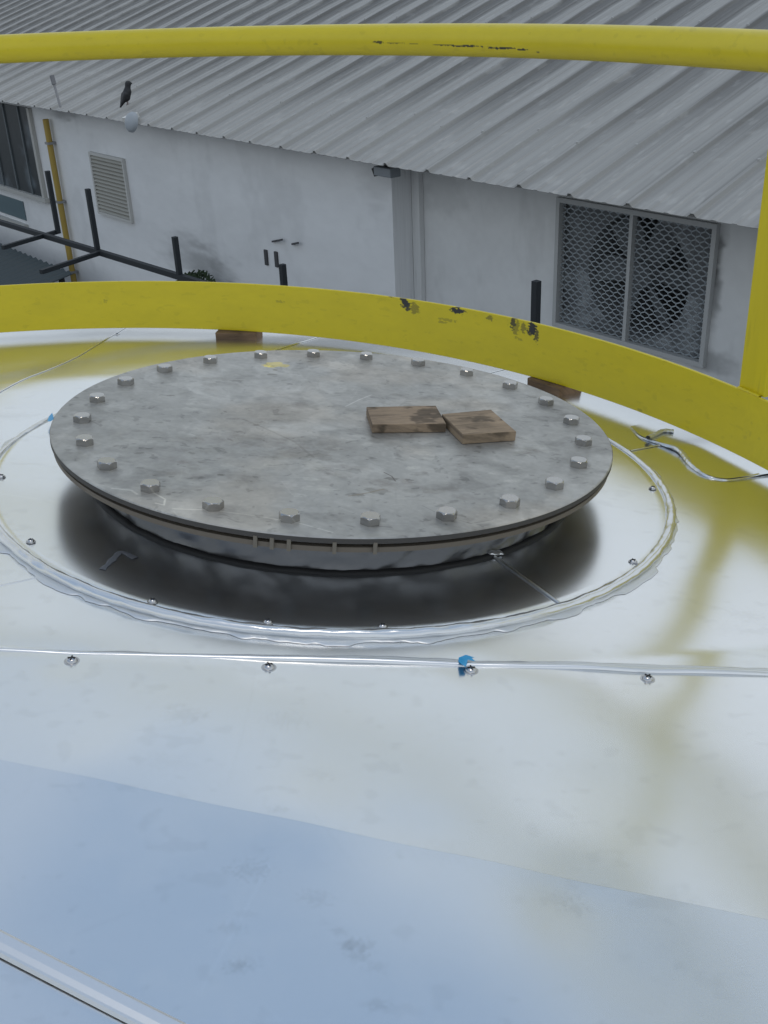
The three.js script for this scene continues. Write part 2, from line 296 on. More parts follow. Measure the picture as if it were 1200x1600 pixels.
{ // guarded opening and small pane at the far end, louvre, slots and hooks on the wall
  const a = bHit(62, 240, ZW), b = bHit(55, 303, ZW), W = 1.05;
  const w = new THREE.Group(); w.name = 'window'; w.userData.label = 'dark guarded window in a pale frame at the far end of wall'; build.add(w);
  const FR = std({ color: lin(0.42, 0.42, 0.40), roughness: 0.7 }), x1 = a.x, x0 = a.x - 2.1, y0 = b.y, y1 = -0.10, z = ZW + 0.015;
  part('frame', merge([box(0.07, y1 - y0, 0.05, x1 - 0.035, (y0 + y1) / 2, z + 0.012), box(0.07, y1 - y0, 0.05, x0 + 0.035, (y0 + y1) / 2, z + 0.012), box(x1 - x0 + 0.1, 0.06, 0.07, (x0 + x1) / 2, y0 - 0.031, z + 0.02)]), FR, w);
  const PT = tex(256, 256, (u, v) => { const f = 0.03 + 0.10 * sstep(0.5, 0.8, fbm(u * 5, v * 4, 4, 91)); return [f * 0.8, f * 1.0, f * 1.15]; });
  part('pane', box(x1 - x0 - 0.14, y1 - y0, 0.01, (x0 + x1) / 2, (y0 + y1) / 2, z), std({ map: PT, roughness: 0.35 }), w);
  for (let i = 1; i < 4; i++) part('glazing_bar', box(0.03, y1 - y0, 0.03, x0 + (x1 - x0) * i / 4 + 0.1, (y0 + y1) / 2, z + 0.008), std({ color: lin(0.12, 0.14, 0.15), roughness: 0.6 }), w);
  const c = bHit(37, 318, ZW), d = bHit(35, 347, ZW);
  const w2 = new THREE.Group(); w2.name = 'small_window'; build.add(w2);
  part('pane', box(1.6, c.y - d.y - 0.02, 0.012, c.x - 0.8, (c.y + d.y) / 2 + 0.04, ZW + 0.008), std({ color: lin(0.10, 0.15, 0.17), roughness: 0.3 }), w2);
  part('sill', box(1.7, 0.05, 0.06, c.x - 0.83, d.y - 0.03, ZW + 0.03), FR, w2);

  const l = [[143, 243], [197, 250], [208, 342], [157, 330]].map(q => bHit(q[0], q[1], ZW));
  const lx0 = (l[0].x + l[3].x) / 2, lx1 = (l[1].x + l[2].x) / 2, ly1 = (l[0].y + l[1].y) / 2, ly0 = (l[2].y + l[3].y) / 2;
  const lv = new THREE.Group(); lv.name = 'louvre_vent'; lv.userData.label = 'small beige louvre vent in the white wall'; build.add(lv);
  const LM = std({ color: lin(0.36, 0.355, 0.32), roughness: 0.7 }), LF = std({ color: lin(0.5, 0.5, 0.48), roughness: 0.7 }), cx = (lx0 + lx1) / 2, cy = (ly0 + ly1) / 2, fw = 0.035;
  part('frame', merge([box(fw, ly1 - ly0, 0.04, lx0 + fw / 2, cy, ZW + 0.02), box(fw, ly1 - ly0, 0.04, lx1 - fw / 2, cy, ZW + 0.02), box(lx1 - lx0, fw, 0.042, cx, ly0 - fw / 2, ZW + 0.021), box(lx1 - lx0, fw, 0.042, cx, ly1 + fw / 2, ZW + 0.021)]), LF, lv);
  const n = 15, sg = box(lx1 - lx0 - 2 * fw, 0.006, (ly1 - ly0) / n * 1.15, 0, 0, 0, 0.75);
  for (let i = 0; i < n; i++) { const m = part('slat', sg, LM, lv); m.position.set(cx, ly0 + (i + 0.5) / n * (ly1 - ly0), ZW + 0.022); }
  const DKM = std({ color: lin(0.06, 0.06, 0.065), roughness: 0.8 });
  for (const [px, py] of [[417, 402], [433, 405]]) { const q = bHit(px, py, ZW); part('slot', box(0.05, 0.16, 0.02, q.x, q.y, ZW + 0.008), DKM, build); }
  for (const [ax, ay, bx, by] of [[427, 377, 447, 373], [458, 381, 472, 378]]) { const p = bHit(ax, ay, ZW), q = bHit(bx, by, ZW); part('hook', bar(V(p.x, p.y, ZW + 0.012), V(q.x, q.y, ZW + 0.05), 0.018), DKM, build); }
}
// roof of ribbed sheets
{
  const PITCH = 0.5, L = 8.2, TH = 18 * D2R, roof = new THREE.Group(); roof.name = 'roof'; build.add(roof);
  const prof = [[0, 0], [0.008, 0.004], [0.02, 0.027], [0.046, 0.027], [0.062, 0.003], [0.075, 0], [0.165, 0], [0.175, 0.005], [0.205, 0.005], [0.215, 0], [0.315, 0], [0.325, 0.005], [0.355, 0.005], [0.365, 0], [0.45, 0], [0.498, 0.001]];
  const texs = [];
  for (let v = 0; v < 4; v++) texs.push(tex(128, 1024, (a, b) => {
    // weathered coating: streaks running down the slope, dark growth beside the ribs
    const y = b * L;
    let f = 0.32 + 0.09 * (fbm(a * 14 + v * 9, y * 0.5, 4, 200 + v) - 0.5) + 0.05 * (fbm(a * 50, y * 1.2, 3, 210 + v) - 0.5);
    const d = Math.min(Math.abs(a - 0.20), 1), wob = 0.10 * (fbm(y * 0.9 + v * 5, 1.3, 3, 220) - 0.5), gr = sstep(0.15, 2.6, y + 1.6 * (fbm(y * 0.8 + v * 3, 4.1, 3, 230) - 0.5) + 0.6 * (fbm(a * 18, v, 2, 5) - 0.5));
    f -= 0.17 * gr * sstep(0.30, 0.16, Math.abs(a - 0.30 + wob) + 0.12 * (fbm(a * 20, y * 2.2, 3, 240 + v) - 0.5));
    f -= 0.10 * sstep(0.05, 0.0, Math.abs(a - 0.97)) * (0.5 + 0.5 * fbm(y * 2, v, 3, 250));
    f -= 0.05 * gr * sstep(0.03, 0.0, Math.abs(a - 0.66 + wob * 0.3));
    f += 0.05 * sstep(0.62, 0.8, fbm(a * 9, y * 7, 3, 260 + v));
    return [f, f * 0.995, f * 0.955];
  }));
  const mats = texs.map(t => std({ map: t, roughness: 0.55, metalness: 0.25 }));
  const geo = () => {
    const n = 10, pos = [], uv = [], id = [];
    for (let k = 0; k < 2; k++) for (let j = 0; j <= n; j++) for (const [x, y] of prof) { const s = j / n * L; pos.push(x, (y - k * 0.0035) + 0.004 * Math.sin(j * 2.1) * (j > 0 ? 1 : 0), -s); uv.push(x / PITCH, j / n); }
    const c = prof.length, off = (n + 1) * c;
    for (let j = 0; j < n; j++) for (let i = 0; i < c - 1; i++) { const a = j * c + i; id.push(a, a + 1, a + c + 1, a, a + c + 1, a + c); id.push(off + a, off + a + c + 1, off + a + 1, off + a, off + a + c, off + a + c + 1); }
    for (let i = 0; i < c - 1; i++) id.push(i, off + i, off + i + 1, i, off + i + 1, i + 1);
    const g = new THREE.BufferGeometry(); g.setAttribute('position', new THREE.Float32BufferAttribute(pos, 3)); g.setAttribute('uv', new THREE.Float32BufferAttribute(uv, 2)); g.setIndex(id);
    const q = g.toNonIndexed(); q.computeVertexNormals(); q.rotateX(TH); return q;
  };
  const G = geo(), x00 = 0.372;                             // a seam falls on this x
  for (let i = -53; i < 13; i++) {
    const m = part('roof_sheet', G, mats[Math.floor(rnd() * 4)], roof);
    m.position.set(x00 + i * PITCH, rr(-0.002, 0.002), rr(-0.012, 0.012)); m.rotation.z = 0;
  }
  // fixings on the ribs along the purlins
  const caps = [];
  for (let i = -53; i < 13; i++) for (let k = 0; k < 4; k++) { const s = 0.75 + k * 2.1 + rr(-0.12, 0.12), c = new THREE.CylinderGeometry(0.011, 0.016, 0.014, 7); c.translate(x00 + i * PITCH + 0.033, 0.033, 0); const m = new THREE.Matrix4().makeRotationX(TH).multiply(new THREE.Matrix4().makeTranslation(0, 0, -s)); c.applyMatrix4(m); caps.push(c); }
  part('roof_fixings', merge(caps), std({ color: lin(0.40, 0.40, 0.39), metalness: 0.6, roughness: 0.5 }), roof).userData.kind = 'stuff';
  const back = new THREE.PlaneGeometry(XR - XL, L); back.rotateX(-Math.PI / 2 - TH); back.translate((XR + XL) / 2, Math.sin(TH) * L - Math.sin(TH) * L / 2 - 0.02, -Math.cos(TH) * L - Math.cos(TH) * L / 2);
  part('back_slope', back, mats[0], roof);
  const ridge = new THREE.CylinderGeometry(0.12, 0.12, XR - XL, 12); ridge.rotateZ(Math.PI / 2); ridge.translate((XR + XL) / 2, Math.sin(TH) * L - 0.03, -Math.cos(TH) * L); part('ridge_cap', ridge, mats[1], roof);
  part('eave_beam', box(XR - XL - 0.3, 0.05, 0.05, (XR + XL) / 2, -0.005, -0.16), std({ color: lin(0.3, 0.3, 0.29), roughness: 0.7 }), build);
}
// things at the eave
{
  const GR = std({ color: lin(0.33, 0.36, 0.39), roughness: 0.6 }), up = V(0, 1, 0).applyQuaternion(BQ);
  const q = bHit(207, 190, 0.03), t = thing('eave_lamp', 'round pale grey fitting at the roof edge below the bird', 'lamp'); t.position.copy(bWorld(q.x, q.y, 0.05)); t.quaternion.copy(BQ);
  const dome = new THREE.LatheGeometry([[0.001, 0.05], [0.05, 0.044], [0.09, 0.026], [0.108, 0.0], [0.108, -0.03], [0.1, -0.035], [0.001, -0.03]].map(a => new THREE.Vector2(...a)), 28); dome.rotateX(Math.PI / 2 - 0.3);
  part('cap', dome, GR, t); part('bracket', box(0.16, 0.05, 0.14, -0.13, 0.03, -0.07, 0.3, 0, 0.1), std({ color: lin(0.62, 0.62, 0.6), roughness: 0.7 }), t);
  const b = bHit(592, 270, -0.05), br = thing('eave_bracket', 'grey metal bracket under the eave at the wall corner', 'bracket'); br.position.copy(bWorld(b.x, b.y, -0.14)); br.quaternion.copy(BQ);
  part('plate', bbox(0.22, 0.075, 0.12, 0.01), std({ color: lin(0.20, 0.22, 0.24), roughness: 0.7 }), br); part('hook', box(0.035, 0.07, 0.05, -0.122, -0.012, 0.02, 0, 0, 0.5), DARK, br);
  const s0 = bHit(94, 165, -0.02), s1 = bHit(81, 119, -0.02), st = thing('roof_pole', 'thin grey pole standing on the roof edge left of the bird', 'pole'); st.position.copy(bWorld(s0.x, s0.y, -0.02)); st.quaternion.copy(BQ);
  const Lp = s1.y - s0.y, dx = s1.x - s0.x; part('stem', bar(V(0, -0.02, 0), V(dx, Lp, 0), 0.022), std({ color: lin(0.3, 0.3, 0.31), roughness: 0.7 }), st); part('tip', bar(V(dx * 0.72, Lp * 0.72, 0), V(dx, Lp + 0.01, 0), 0.042), std({ color: lin(0.2, 0.2, 0.21), roughness: 0.7 }), st);
  // bird
  const bd = bHit(198, 166, -0.18); bd.y = 0.18 * Math.tan(18 * D2R) + 0.004;
  const bp = bHit(198, 166, -0.18), bird = thing('bird', 'small dark bird perched on the grey ribbed roof', 'bird');
  const rn = V(0, Math.cos(18 * D2R), Math.sin(18 * D2R)).applyQuaternion(BQ); bird.position.copy(hitPlane(199, 164, bWorld(0, 0.009, 0), rn)); bird.scale.set(1.25, 1.15, 1.25); bird.rotation.y = 0.6;
  const mc = new MarchingCubes(44, new THREE.MeshBasicMaterial(), false, false, 40000); mc.isolation = 0;
  const S = 0.17, caps = [[V(0, 0.07, 0), V(0.018, 0.125, 0), 0.036, 0.032], [V(0.018, 0.125, 0), V(0.03, 0.175, 0), 0.03, 0.018], [V(0.034, 0.20, 0), V(0.037, 0.203, 0), 0.0195, 0.0185], [V(0.03, 0.175, 0), V(0.034, 0.2, 0), 0.017, 0.017], [V(0.05, 0.2, 0), V(0.075, 0.197, 0), 0.009, 0.003], [V(-0.02, 0.06, 0), V(-0.07, -0.01, 0), 0.02, 0.009], [V(-0.015, 0.10, 0.026), V(-0.05, 0.03, 0.016), 0.018, 0.006], [V(-0.015, 0.10, -0.026), V(-0.05, 0.03, -0.016), 0.018, 0.006]];
  const f = mc.field, n = mc.size; 
  for (let k = 0; k < n; k++) for (let j = 0; j < n; j++) for (let i = 0; i < n; i++) {
    const p = V((i / n * 2 - 1) * S, (j / n * 2 - 1) * S + 0.1, (k / n * 2 - 1) * S); let e = 0;
    for (const [a, b2, r0, r1] of caps) { const ab = b2.clone().sub(a), h = Math.max(0, Math.min(1, p.clone().sub(a).dot(ab) / ab.lengthSq())), d = p.distanceTo(a.clone().addScaledVector(ab, h)) - mix(r0, r1, h); e += Math.exp(-d * 110); }
    f[k * n * n + j * n + i] = Math.log(e) / 110;
  }
  mc.update(); const cnt = mc.count, g = new THREE.BufferGeometry();
  g.setAttribute('position', new THREE.Float32BufferAttribute(mc.positionArray.slice(0, cnt * 3), 3)); g.setAttribute('normal', new THREE.Float32BufferAttribute(mc.normalArray.slice(0, cnt * 3), 3)); g.scale(S, S, S); g.translate(0, 0.1, 0);
  part('body', g, std({ color: lin(0.012, 0.013, 0.016), roughness: 0.6 }), bird);
  for (const s of [-1, 1]) part('leg', merge([bar(V(0.005, 0, 0.012 * s), V(0.003, 0.05, 0.012 * s), 0.005), box(0.03, 0.004, 0.014, 0.01, 0.002, 0.012 * s)]), std({ color: lin(0.15, 0.06, 0.05), roughness: 0.6 }), bird);
  // yellow pipe on the wall
  const y0 = bHit(70, 186, ZW + 0.07), y1 = bHit(116, 436, ZW + 0.07), YP = std({ color: lin(0.36, 0.25, 0.05), roughness: 0.5 }), pp = thing('wall_pipe', 'thin yellow pipe running down the white wall', 'pipe'); pp.position.copy(bWorld(0, 0, 0)); pp.quaternion.copy(BQ);
  const px = (y0.x + y1.x) / 2; part('tube', new THREE.TubeGeometry(new THREE.CatmullRomCurve3([V(px, YG + 0.2, ZW + 0.07), V(px, y1.y, ZW + 0.07), V(px, y0.y, ZW + 0.07)]), 20, 0.04, 12), YP, pp);
  for (const y of [y0.y - 0.3, (y0.y + y1.y) / 2, y1.y + 0.1]) part('clamp', box(0.11, 0.03, 0.11, px, y, ZW + 0.06), std({ color: lin(0.3, 0.3, 0.3), metalness: 0.6, roughness: 0.5 }), pp);
}
// dark steel rack standing between tank and wall
{
  const z0 = 0.85, qa = bHit(0, 347, z0), qb = bHit(290, 435, z0), YB = (qa.y + qb.y) / 2, hp = (px, py) => toB(hitPlane(px, py, bWorld(0, YB, 0), V(0, 1, 0)));
  const BM = std({ color: lin(0.022, 0.027, 0.032), roughness: 0.6, metalness: 0.2 }), t = thing('steel_rack', 'dark painted steel rack with upright posts before the white wall', 'rack'); t.position.copy(EAVE); t.quaternion.copy(BQ);
  const a = hp(0, 347), b = hp(290, 435), d = b.clone().sub(a).normalize(), A = a.clone().addScaledVector(d, -6), B = b.clone().addScaledVector(d, 7);
  part('beam', bar(A, B, 0.055), BM, t);
  const W = (p) => p.clone().applyQuaternion(BQ).add(EAVE);
  const scr = p => { const q = W(p).project(camera); return [(q.x * 0.5 + 0.5) * 1200, (0.5 - q.y * 0.5) * 1600]; };
  const up = (base, py) => { let lo = 0, hi = 3; for (let i = 0; i < 40; i++) { const m = (lo + hi) / 2; if (scr(V(base.x, base.y + m, base.z))[1] > py) lo = m; else hi = m; } return lo; };
  const onBeam = px => { let lo = 0, hi = A.distanceTo(B); for (let i = 0; i < 40; i++) { const m = (lo + hi) / 2; if (scr(A.clone().addScaledVector(d, m))[0] < px) lo = m; else hi = m; } return A.clone().addScaledVector(d, lo); };
  const post = (base, py) => { const h = up(base, py); part('post', box(0.048, h, 0.048, base.x, base.y + h / 2, base.z), BM, t); };
  post(hp(91, 363), 267); post(onBeam(153), 295); post(onBeam(281), 370); post(onBeam(447), 413); post(onBeam(834), 439);
  const arm = (ax, ay, bx, by) => part('arm', bar(hp(ax, ay), hp(bx, by), 0.045), BM, t);
  arm(93, 361, 4, 387); arm(153, 396, 64, 425);
  for (const s of [0.03, 0.97]) { const p = A.clone().lerp(B, s); part('leg', box(0.06, p.y - YG, 0.06, p.x, (p.y + YG) / 2 - 0.03, p.z), BM, t); }
  for (const px of [281, 834]) { const p = onBeam(px); part('leg', box(0.05, p.y - YG - 0.03, 0.05, p.x, (p.y + YG) / 2 - 0.03, p.z), BM, t); }
 
}
// low dark lean-to by the wall, and the little plant at the foot of the stain
{
  const q0 = bHit(4, 388, ZW + 0.5), q1 = bHit(112, 420, ZW + 0.5), y = (q0.y + q1.y) / 2, c = thing('lean_to_roof', 'low dark corrugated lean-to roof beside the yellow pipe', 'roof'); c.position.copy(EAVE); c.quaternion.copy(BQ);
  const x1 = q1.x + 0.05, x0 = x1 - 7, pos = [], n = 280, id = [], uv = [];
  for (let i = 0; i <= n; i++) for (let j = 0; j < 2; j++) { pos.push(mix(x0, x1, i / n), y + 0.018 * Math.sin(i * 0.9) - j * 0.35, ZW + 0.5 + j * 1.9); uv.push(i / n, j); }
  for (let i = 0; i < n; i++) { const a = i * 2; id.push(a, a + 1, a + 3, a, a + 3, a + 2); }
  const g = new THREE.BufferGeometry(); g.setAttribute('position', new THREE.Float32BufferAttribute(pos, 3)); g.setAttribute('uv', new THREE.Float32BufferAttribute(uv, 2)); g.setIndex(id); g.computeVertexNormals();
  part('sheet', g, std({ color: lin(0.035, 0.055, 0.065), roughness: 0.6 }), c);
  for (const x of [x0 + 0.2, x1 - 0.2]) for (const z of [ZW + 0.6, ZW + 2.2]) part('post', box(0.06, y - YG - 0.05 - (z > 0.5 ? 0.35 : 0), 0.06, x, (y + YG) / 2 - 0.02 - (z > 0.5 ? 0.17 : 0), z), DARK, c);
  const s = bHit(310, 432, ZW + 0.25), pl = thing('wall_plant', 'small dark green plant growing at the white wall', 'plant'); pl.position.copy(EAVE); pl.quaternion.copy(BQ);
  part('stem', merge([0, 1, 2, 3].map(i => bar(V(s.x, YG, s.z), V(s.x + rr(-0.25, 0.25), s.y - 0.05, s.z + rr(-0.06, 0.1)), 0.012))), std({ color: lin(0.07, 0.05, 0.03), roughness: 0.9 }), pl);
  const lv = []; for (let i = 0; i < 900; i++) { const l = new THREE.PlaneGeometry(0.022, 0.05); l.applyMatrix4(new THREE.Matrix4().makeRotationFromEuler(new THREE.Euler(rr(0, 6), rr(0, 6), rr(0, 6)))); const a = rr(-1, 1); l.translate(s.x + a * 0.34, s.y + 0.02 - a * a * 0.12 - Math.pow(rnd(), 2) * 0.9 + rr(-0.02, 0.03), s.z + rr(-0.12, 0.12)); lv.push(l); }
  part('foliage', merge(lv), std({ color: lin(0.04, 0.065, 0.03), roughness: 0.8 }), pl).userData.kind = 'stuff';
}

// ---------------------------------------------------------------- tank
const tank = thing('storage_tank', 'round tank with a shiny aluminium clad conical roof', 'tank');
{
  const C = a => () => a, fS = r => lineAz(LS, r), fF = r => lineAz(LF, r), fT = r => lineAz(LT, r);
  const seams = [fS, fF, fT, C(72), C(108), C(144), C(180), C(216), C(240), C(258), C(276), C(294), C(312), C(330.3), r => 360 + fS(r)];
  for (let s = 0; s < seams.length - 1; s++) {
    const wide = seams[s + 1](1) - seams[s](1), off = seams[s](1) >= 179 ? -360 : 0;
    const na = Math.ceil(wide * 2.2), nr = 210, pos = [], uv = [], id = [];
    for (let i = 0; i <= na; i++) for (let j = 0; j <= nr; j++) {
      const r = 0.015 + (RRIM - 0.015) * j / nr, az = mix(seams[s](r) + 2e-3, seams[s + 1](r) - 2e-3, i / na) + off, p = fromPolar(az, r);
      pos.push(p.x, p.y, p.z); uv.push((p.x - AX0) / ASZ, (p.z - AZ0) / ASZ);
      if (i < na && j < nr) { const o = i * (nr + 1) + j; id.push(o, o + nr + 1, o + 1, o + 1, o + nr + 1, o + nr + 2); }
    }
    const g = new THREE.BufferGeometry(); g.setAttribute('position', new THREE.Float32BufferAttribute(pos, 3)); g.setAttribute('uv', new THREE.Float32BufferAttribute(uv, 2)); g.setIndex(id); g.computeVertexNormals();
    // turn faces up
    const nn = g.attributes.normal; if (nn.getY(10) < 0) { const ix = g.index.array; for (let q = 0; q < ix.length; q += 3) { const w = ix[q]; ix[q] = ix[q + 1]; ix[q + 1] = w; } g.computeVertexNormals(); }
    part('roof_sheet', g, ALU, tank);
  }
  const top = YF - (RRIM - RF) * SLOPE - 0.012;
  const shell = new THREE.CylinderGeometry(RRIM - 0.01, RRIM - 0.01, top, 96, 1, true); shell.translate(TC.x, top / 2, TC.z); part('shell', shell, ALUEDGE, tank);
  const lip = new THREE.TorusGeometry(RRIM - 0.006, 0.008, 8, 160); lip.rotateX(Math.PI / 2); lip.translate(TC.x, top + 0.004, TC.z); part('rim_lip', lip, ALUEDGE, tank);
  const capg = new THREE.CylinderGeometry(0.10, 0.11, 0.012, 40); const ap = YF + RF * SLOPE; capg.translate(TC.x, ap - 0.004, TC.z); part('apex_cap', capg, ALUEDGE, tank);

  // lapped seam with rolled edge between the near gore and its neighbour
  const line = (az, r0, r1, n, dy, wob = 0) => { const o = []; for (let i = 0; i <= n; i++) { const r = mix(r0, r1, i / n); o.push(fromPolar((az > -5 ? lineAz(LS, r) + az : az) + wob * (fbm(r * 9, az, 2, 7) - 0.5) / r, r, dy)); } return o; };
  part('seam_edge', bead(line(-0.12, 0.12, RRIM, 60, 0.0035, 0.15), () => 0.0042, 260, 10, V(0, 1, 0), 0.75), ALUEDGE, tank);
  part('sealant', bead(line(-0.62, 0.15, RRIM - 0.1, 60, 0.0008, 0.5), (t, k) => 0.004 + 0.004 * fbm(t * 40, k, 3, 8), 300, 8, V(0, 1, 0), 0.28), SMEAR, tank);
  part('seam_edge', bead(line(-29.7, 1.50, RRIM, 20, 0.001), () => 0.002, 40, 8, V(0, 1, 0), 0.5), ALUEDGE, tank);
  part('seam_edge', bead(line(-66, 0.2, RRIM, 30, 0.001), () => 0.0022, 60, 8, V(0, 1, 0), 0.6), ALUEDGE, tank);
  part('seam_edge', bead(line(-84, 0.2, RRIM, 30, 0.001), () => 0.0016, 60, 8, V(0, 1, 0), 0.6), ALUEDGE, tank);
  part('seam_edge', bead(line(-48, 1.5, RRIM, 10, 0.001), () => 0.0016, 30, 8, V(0, 1, 0), 0.6), ALUEDGE, tank);
  part('seam_edge', bead([hitRoof(-60, 925), hitRoof(0, 915), hitRoof(78, 898)], () => 0.0012, 40, 6, V(0, 1, 0), 0.6), SMEAR, tank);
  // trim strip on the near seam
  {
    const A = hitRoof(-60, 1446), B = hitRoof(246, 1603), d = B.clone().sub(A).setY(0).normalize(), n = V(-d.z, 0, d.x);   // n points to the near side
    const [aA, rA] = polar(A), [aB, rB] = polar(B);
    const pr = [[-0.0085, 0.001], [-0.0075, 0.0045], [-0.005, 0.006], [0.002, 0.0058], [0.0068, 0.0045], [0.0085, 0.0035], [0.0095, -0.001]], pos = [], id = [], uv = [], N = 60;
    for (let i = 0; i <= N; i++) { const t = i / N * 5.0 - 2.2, c = A.clone().lerp(B, t), [az, r] = polar(c); c.y = roofY(az - 0.6, r); for (const [o, h] of pr) { pos.push(c.x + n.x * o, c.y + h, c.z + n.z * o); uv.push(t, o); } }
    for (let i = 0; i < N; i++) for (let j = 0; j < pr.length - 1; j++) { const o = i * pr.length + j; id.push(o, o + 1, o + pr.length, o + 1, o + pr.length + 1, o + pr.length); }
    const g = new THREE.BufferGeometry(); g.setAttribute('position', new THREE.Float32BufferAttribute(pos, 3)); g.setAttribute('uv', new THREE.Float32BufferAttribute(uv, 2)); g.setIndex(id); const q = g.toNonIndexed(); q.computeVertexNormals();
    part('trim_strip', q, ALUEDGE, tank);
  }
  // screws
  const head = (() => {
    const s = []; const R = 0.0062; for (let i = 0; i <= 8; i++) { const a = i / 8 * Math.PI / 2; s.push(new THREE.Vector2(Math.max(1e-4, R * Math.cos(a)), 0.0042 * Math.sin(a))); }
    return new THREE.LatheGeometry(s, 20);
  })();
  const slotM = DARK, washer = new THREE.CylinderGeometry(0.0076, 0.0078, 0.0012, 20), cross = merge([box(0.0075, 0.0008, 0.0014, 0, 0.0041, 0), box(0.0014, 0.00082, 0.0075, 0, 0.0041, 0)]);
  var addScrew = (p, n, parent, s = 1) => {
    const g = new THREE.Group(); g.name = 'screw'; g.position.copy(p); g.quaternion.setFromUnitVectors(V(0, 1, 0), n); g.rotateY(rr(0, 3)); g.scale.setScalar(s); parent.add(g);
    part('head', head, SCREW, g); const c = part('cross_slot', cross, slotM, g); part('washer', washer, SCREW, g); return g;
  };
  for (const [px, py] of [[112, 1033], [420, 1043], [736, 1048], [1012, 1061], [-180, 1023], [1290, 1070]]) { const p = hitRoof(px, py), [a, r] = polar(p); const b = Math.max(a, lineAz(LS, r) + 0.4); addScrew(fromPolar(b, r), roofNormal(b + 0.3, r), tank, 1.12); }
  for (const [px, py] of [[183, 523], [255, 1602], [1104, 733]]) { const p = hitRoof(px, py), [a, r] = polar(p); addScrew(p, roofNormal(a, r), tank, 0.95); }

  // loose buckled sheet edge under the toe board
  {
    const edge = [[985, 668], [1002, 684], [1030, 695], [1058, 706], [1082, 731], [1105, 745], [1130, 750], [1160, 748], [1200, 741], [1240, 735]].map(q => hitRoof(...q));
    const hts = [0.002, 0.003, 0.005, 0.007, 0.005, 0.003, 0.002, 0.003, 0.005, 0.003];
    const c = new THREE.CatmullRomCurve3(edge.map((p, i) => p.clone().setY(p.y + hts[i]))), pos = [], id = [], uv = [], N = 80, K = 14;
    for (let i = 0; i <= N; i++) { const p = c.getPoint(i / N), [az, r] = polar(p), e = p.y - roofY(az, r); for (let j = 0; j <= K; j++) { const t = j / K, q = fromPolar(az, mix(r, RRIM - 0.002, t)); q.y += mix(e, 0.003, sstep(0, 0.8, t)) + 0.0012; pos.push(q.x, q.y, q.z); uv.push((q.x - AX0) / ASZ, (q.z - AZ0) / ASZ); } }
    for (let i = 0; i < N; i++) for (let j = 0; j < K; j++) { const o = i * (K + 1) + j; id.push(o, o + 1, o + K + 1, o + 1, o + K + 2, o + K + 1); }
    const g = new THREE.BufferGeometry(); g.setAttribute('position', new THREE.Float32BufferAttribute(pos, 3)); g.setAttribute('uv', new THREE.Float32BufferAttribute(uv, 2)); g.setIndex(id); g.computeVertexNormals(); if (g.attributes.normal.getY(5) < 0) { const ix = g.index.array; for (let q = 0; q < ix.length; q += 3) { const w = ix[q]; ix[q] = ix[q + 1]; ix[q + 1] = w; } g.computeVertexNormals(); }
    const fl = part('edge_flap', g, ALU, tank); fl.userData.label = 'buckled loose sheet edge under the toe board';
    part('sealant', bead(c.getPoints(40).map(p => p.clone().setY(p.y - 0.002)), (t, k) => (0.0018 + 0.003 * sstep(0.1, 0.3, t) * sstep(0.75, 0.45, t)) * (0.8 + 0.5 * fbm(t * 60, k * 1.3, 3, 12)), 200, 8, V(0, 1, 0), 0.8), SEAL, fl);
    const cr = [[1012, 690], [1025, 684], [1036, 679], [1052, 680]].map(q => hitRoof(...q).add(V(0, 0.008, 0)));
    part('sealant', bead(cr, (t, k) => 0.004 * (0.6 + 0.9 * fbm(t * 22, k * 2, 3, 14)), 60, 7, V(0, 1, 0), 0.9), SMEAR, fl);
  }

  // collar plate round the manhole
  const col = new THREE.Group(); col.name = 'collar'; col.position.copy(MB); col.quaternion.copy(MQ); tank.add(col);
  const RC = 0.545, CY = 0.0065;
  {
    const pos = [], uv = [], id = [], na = 180, nr = 26;
    for (let i = 0; i <= na; i++) for (let j = 0; j <= nr; j++) {
      const a = i / na * Math.PI * 2, r = mix(0.30, RC, j / nr), x = r * Math.cos(a), z = r * Math.sin(a), y = CY + 0.0022 * (fbm(x * 6 + 3, z * 6, 2, 91) - 0.5) * (i === 0 || i === na ? 1 : 1) + (j === nr ? -0.003 : 0);
      pos.push(x, y, z); const w = V(x, y, z).applyQuaternion(MQ).add(MB); uv.push((w.x - AX0) / ASZ, (w.z - AZ0) / ASZ);
      if (i < na && j < nr) { const o = i * (nr + 1) + j; id.push(o, o + 1, o + nr + 1, o + 1, o + nr + 2, o + nr + 1); }
    }
    const g = new THREE.BufferGeometry(); g.setAttribute('position', new THREE.Float32BufferAttribute(pos, 3)); g.setAttribute('uv', new THREE.Float32BufferAttribute(uv, 2)); g.setIndex(id); g.computeVertexNormals(); if (g.attributes.normal.getY(5) < 0) { const ix = g.index.array; for (let q = 0; q < ix.length; q += 3) { const w = ix[q]; ix[q] = ix[q + 1]; ix[q + 1] = w; } g.computeVertexNormals(); }
    part('plate', g, ALU, col);
    // sealant bead around its edge: thick in front, thin at the back
    const ring = []; for (let i = 0; i < 120; i++) { const a = i / 120 * Math.PI * 2; ring.push(V((RC + 0.002 + 0.003 * (fbm(Math.cos(a) * 6, Math.sin(a) * 6, 2, 4) - 0.5)) * Math.cos(a), CY - 0.001, RC * Math.sin(a) + 0.002 * Math.sin(a))); }
    const thick = a => 0.0036 + 0.0038 * sstep(-0.3, 0.5, Math.sin(a + 0.15));
    part('sealant', bead(ring, (t, k) => { const a = t * Math.PI * 2; return thick(a) * (0.75 + 0.55 * fbm(Math.cos(a) * 22 + k * 1.7, Math.sin(a) * 22, 3, 15)); }, 720, 12, V(0, 1, 0), 0.85, true), SEAL, col);
    // dragged-out film of sealant outside the bead
    const sp = [], si = []; const M2 = 720;
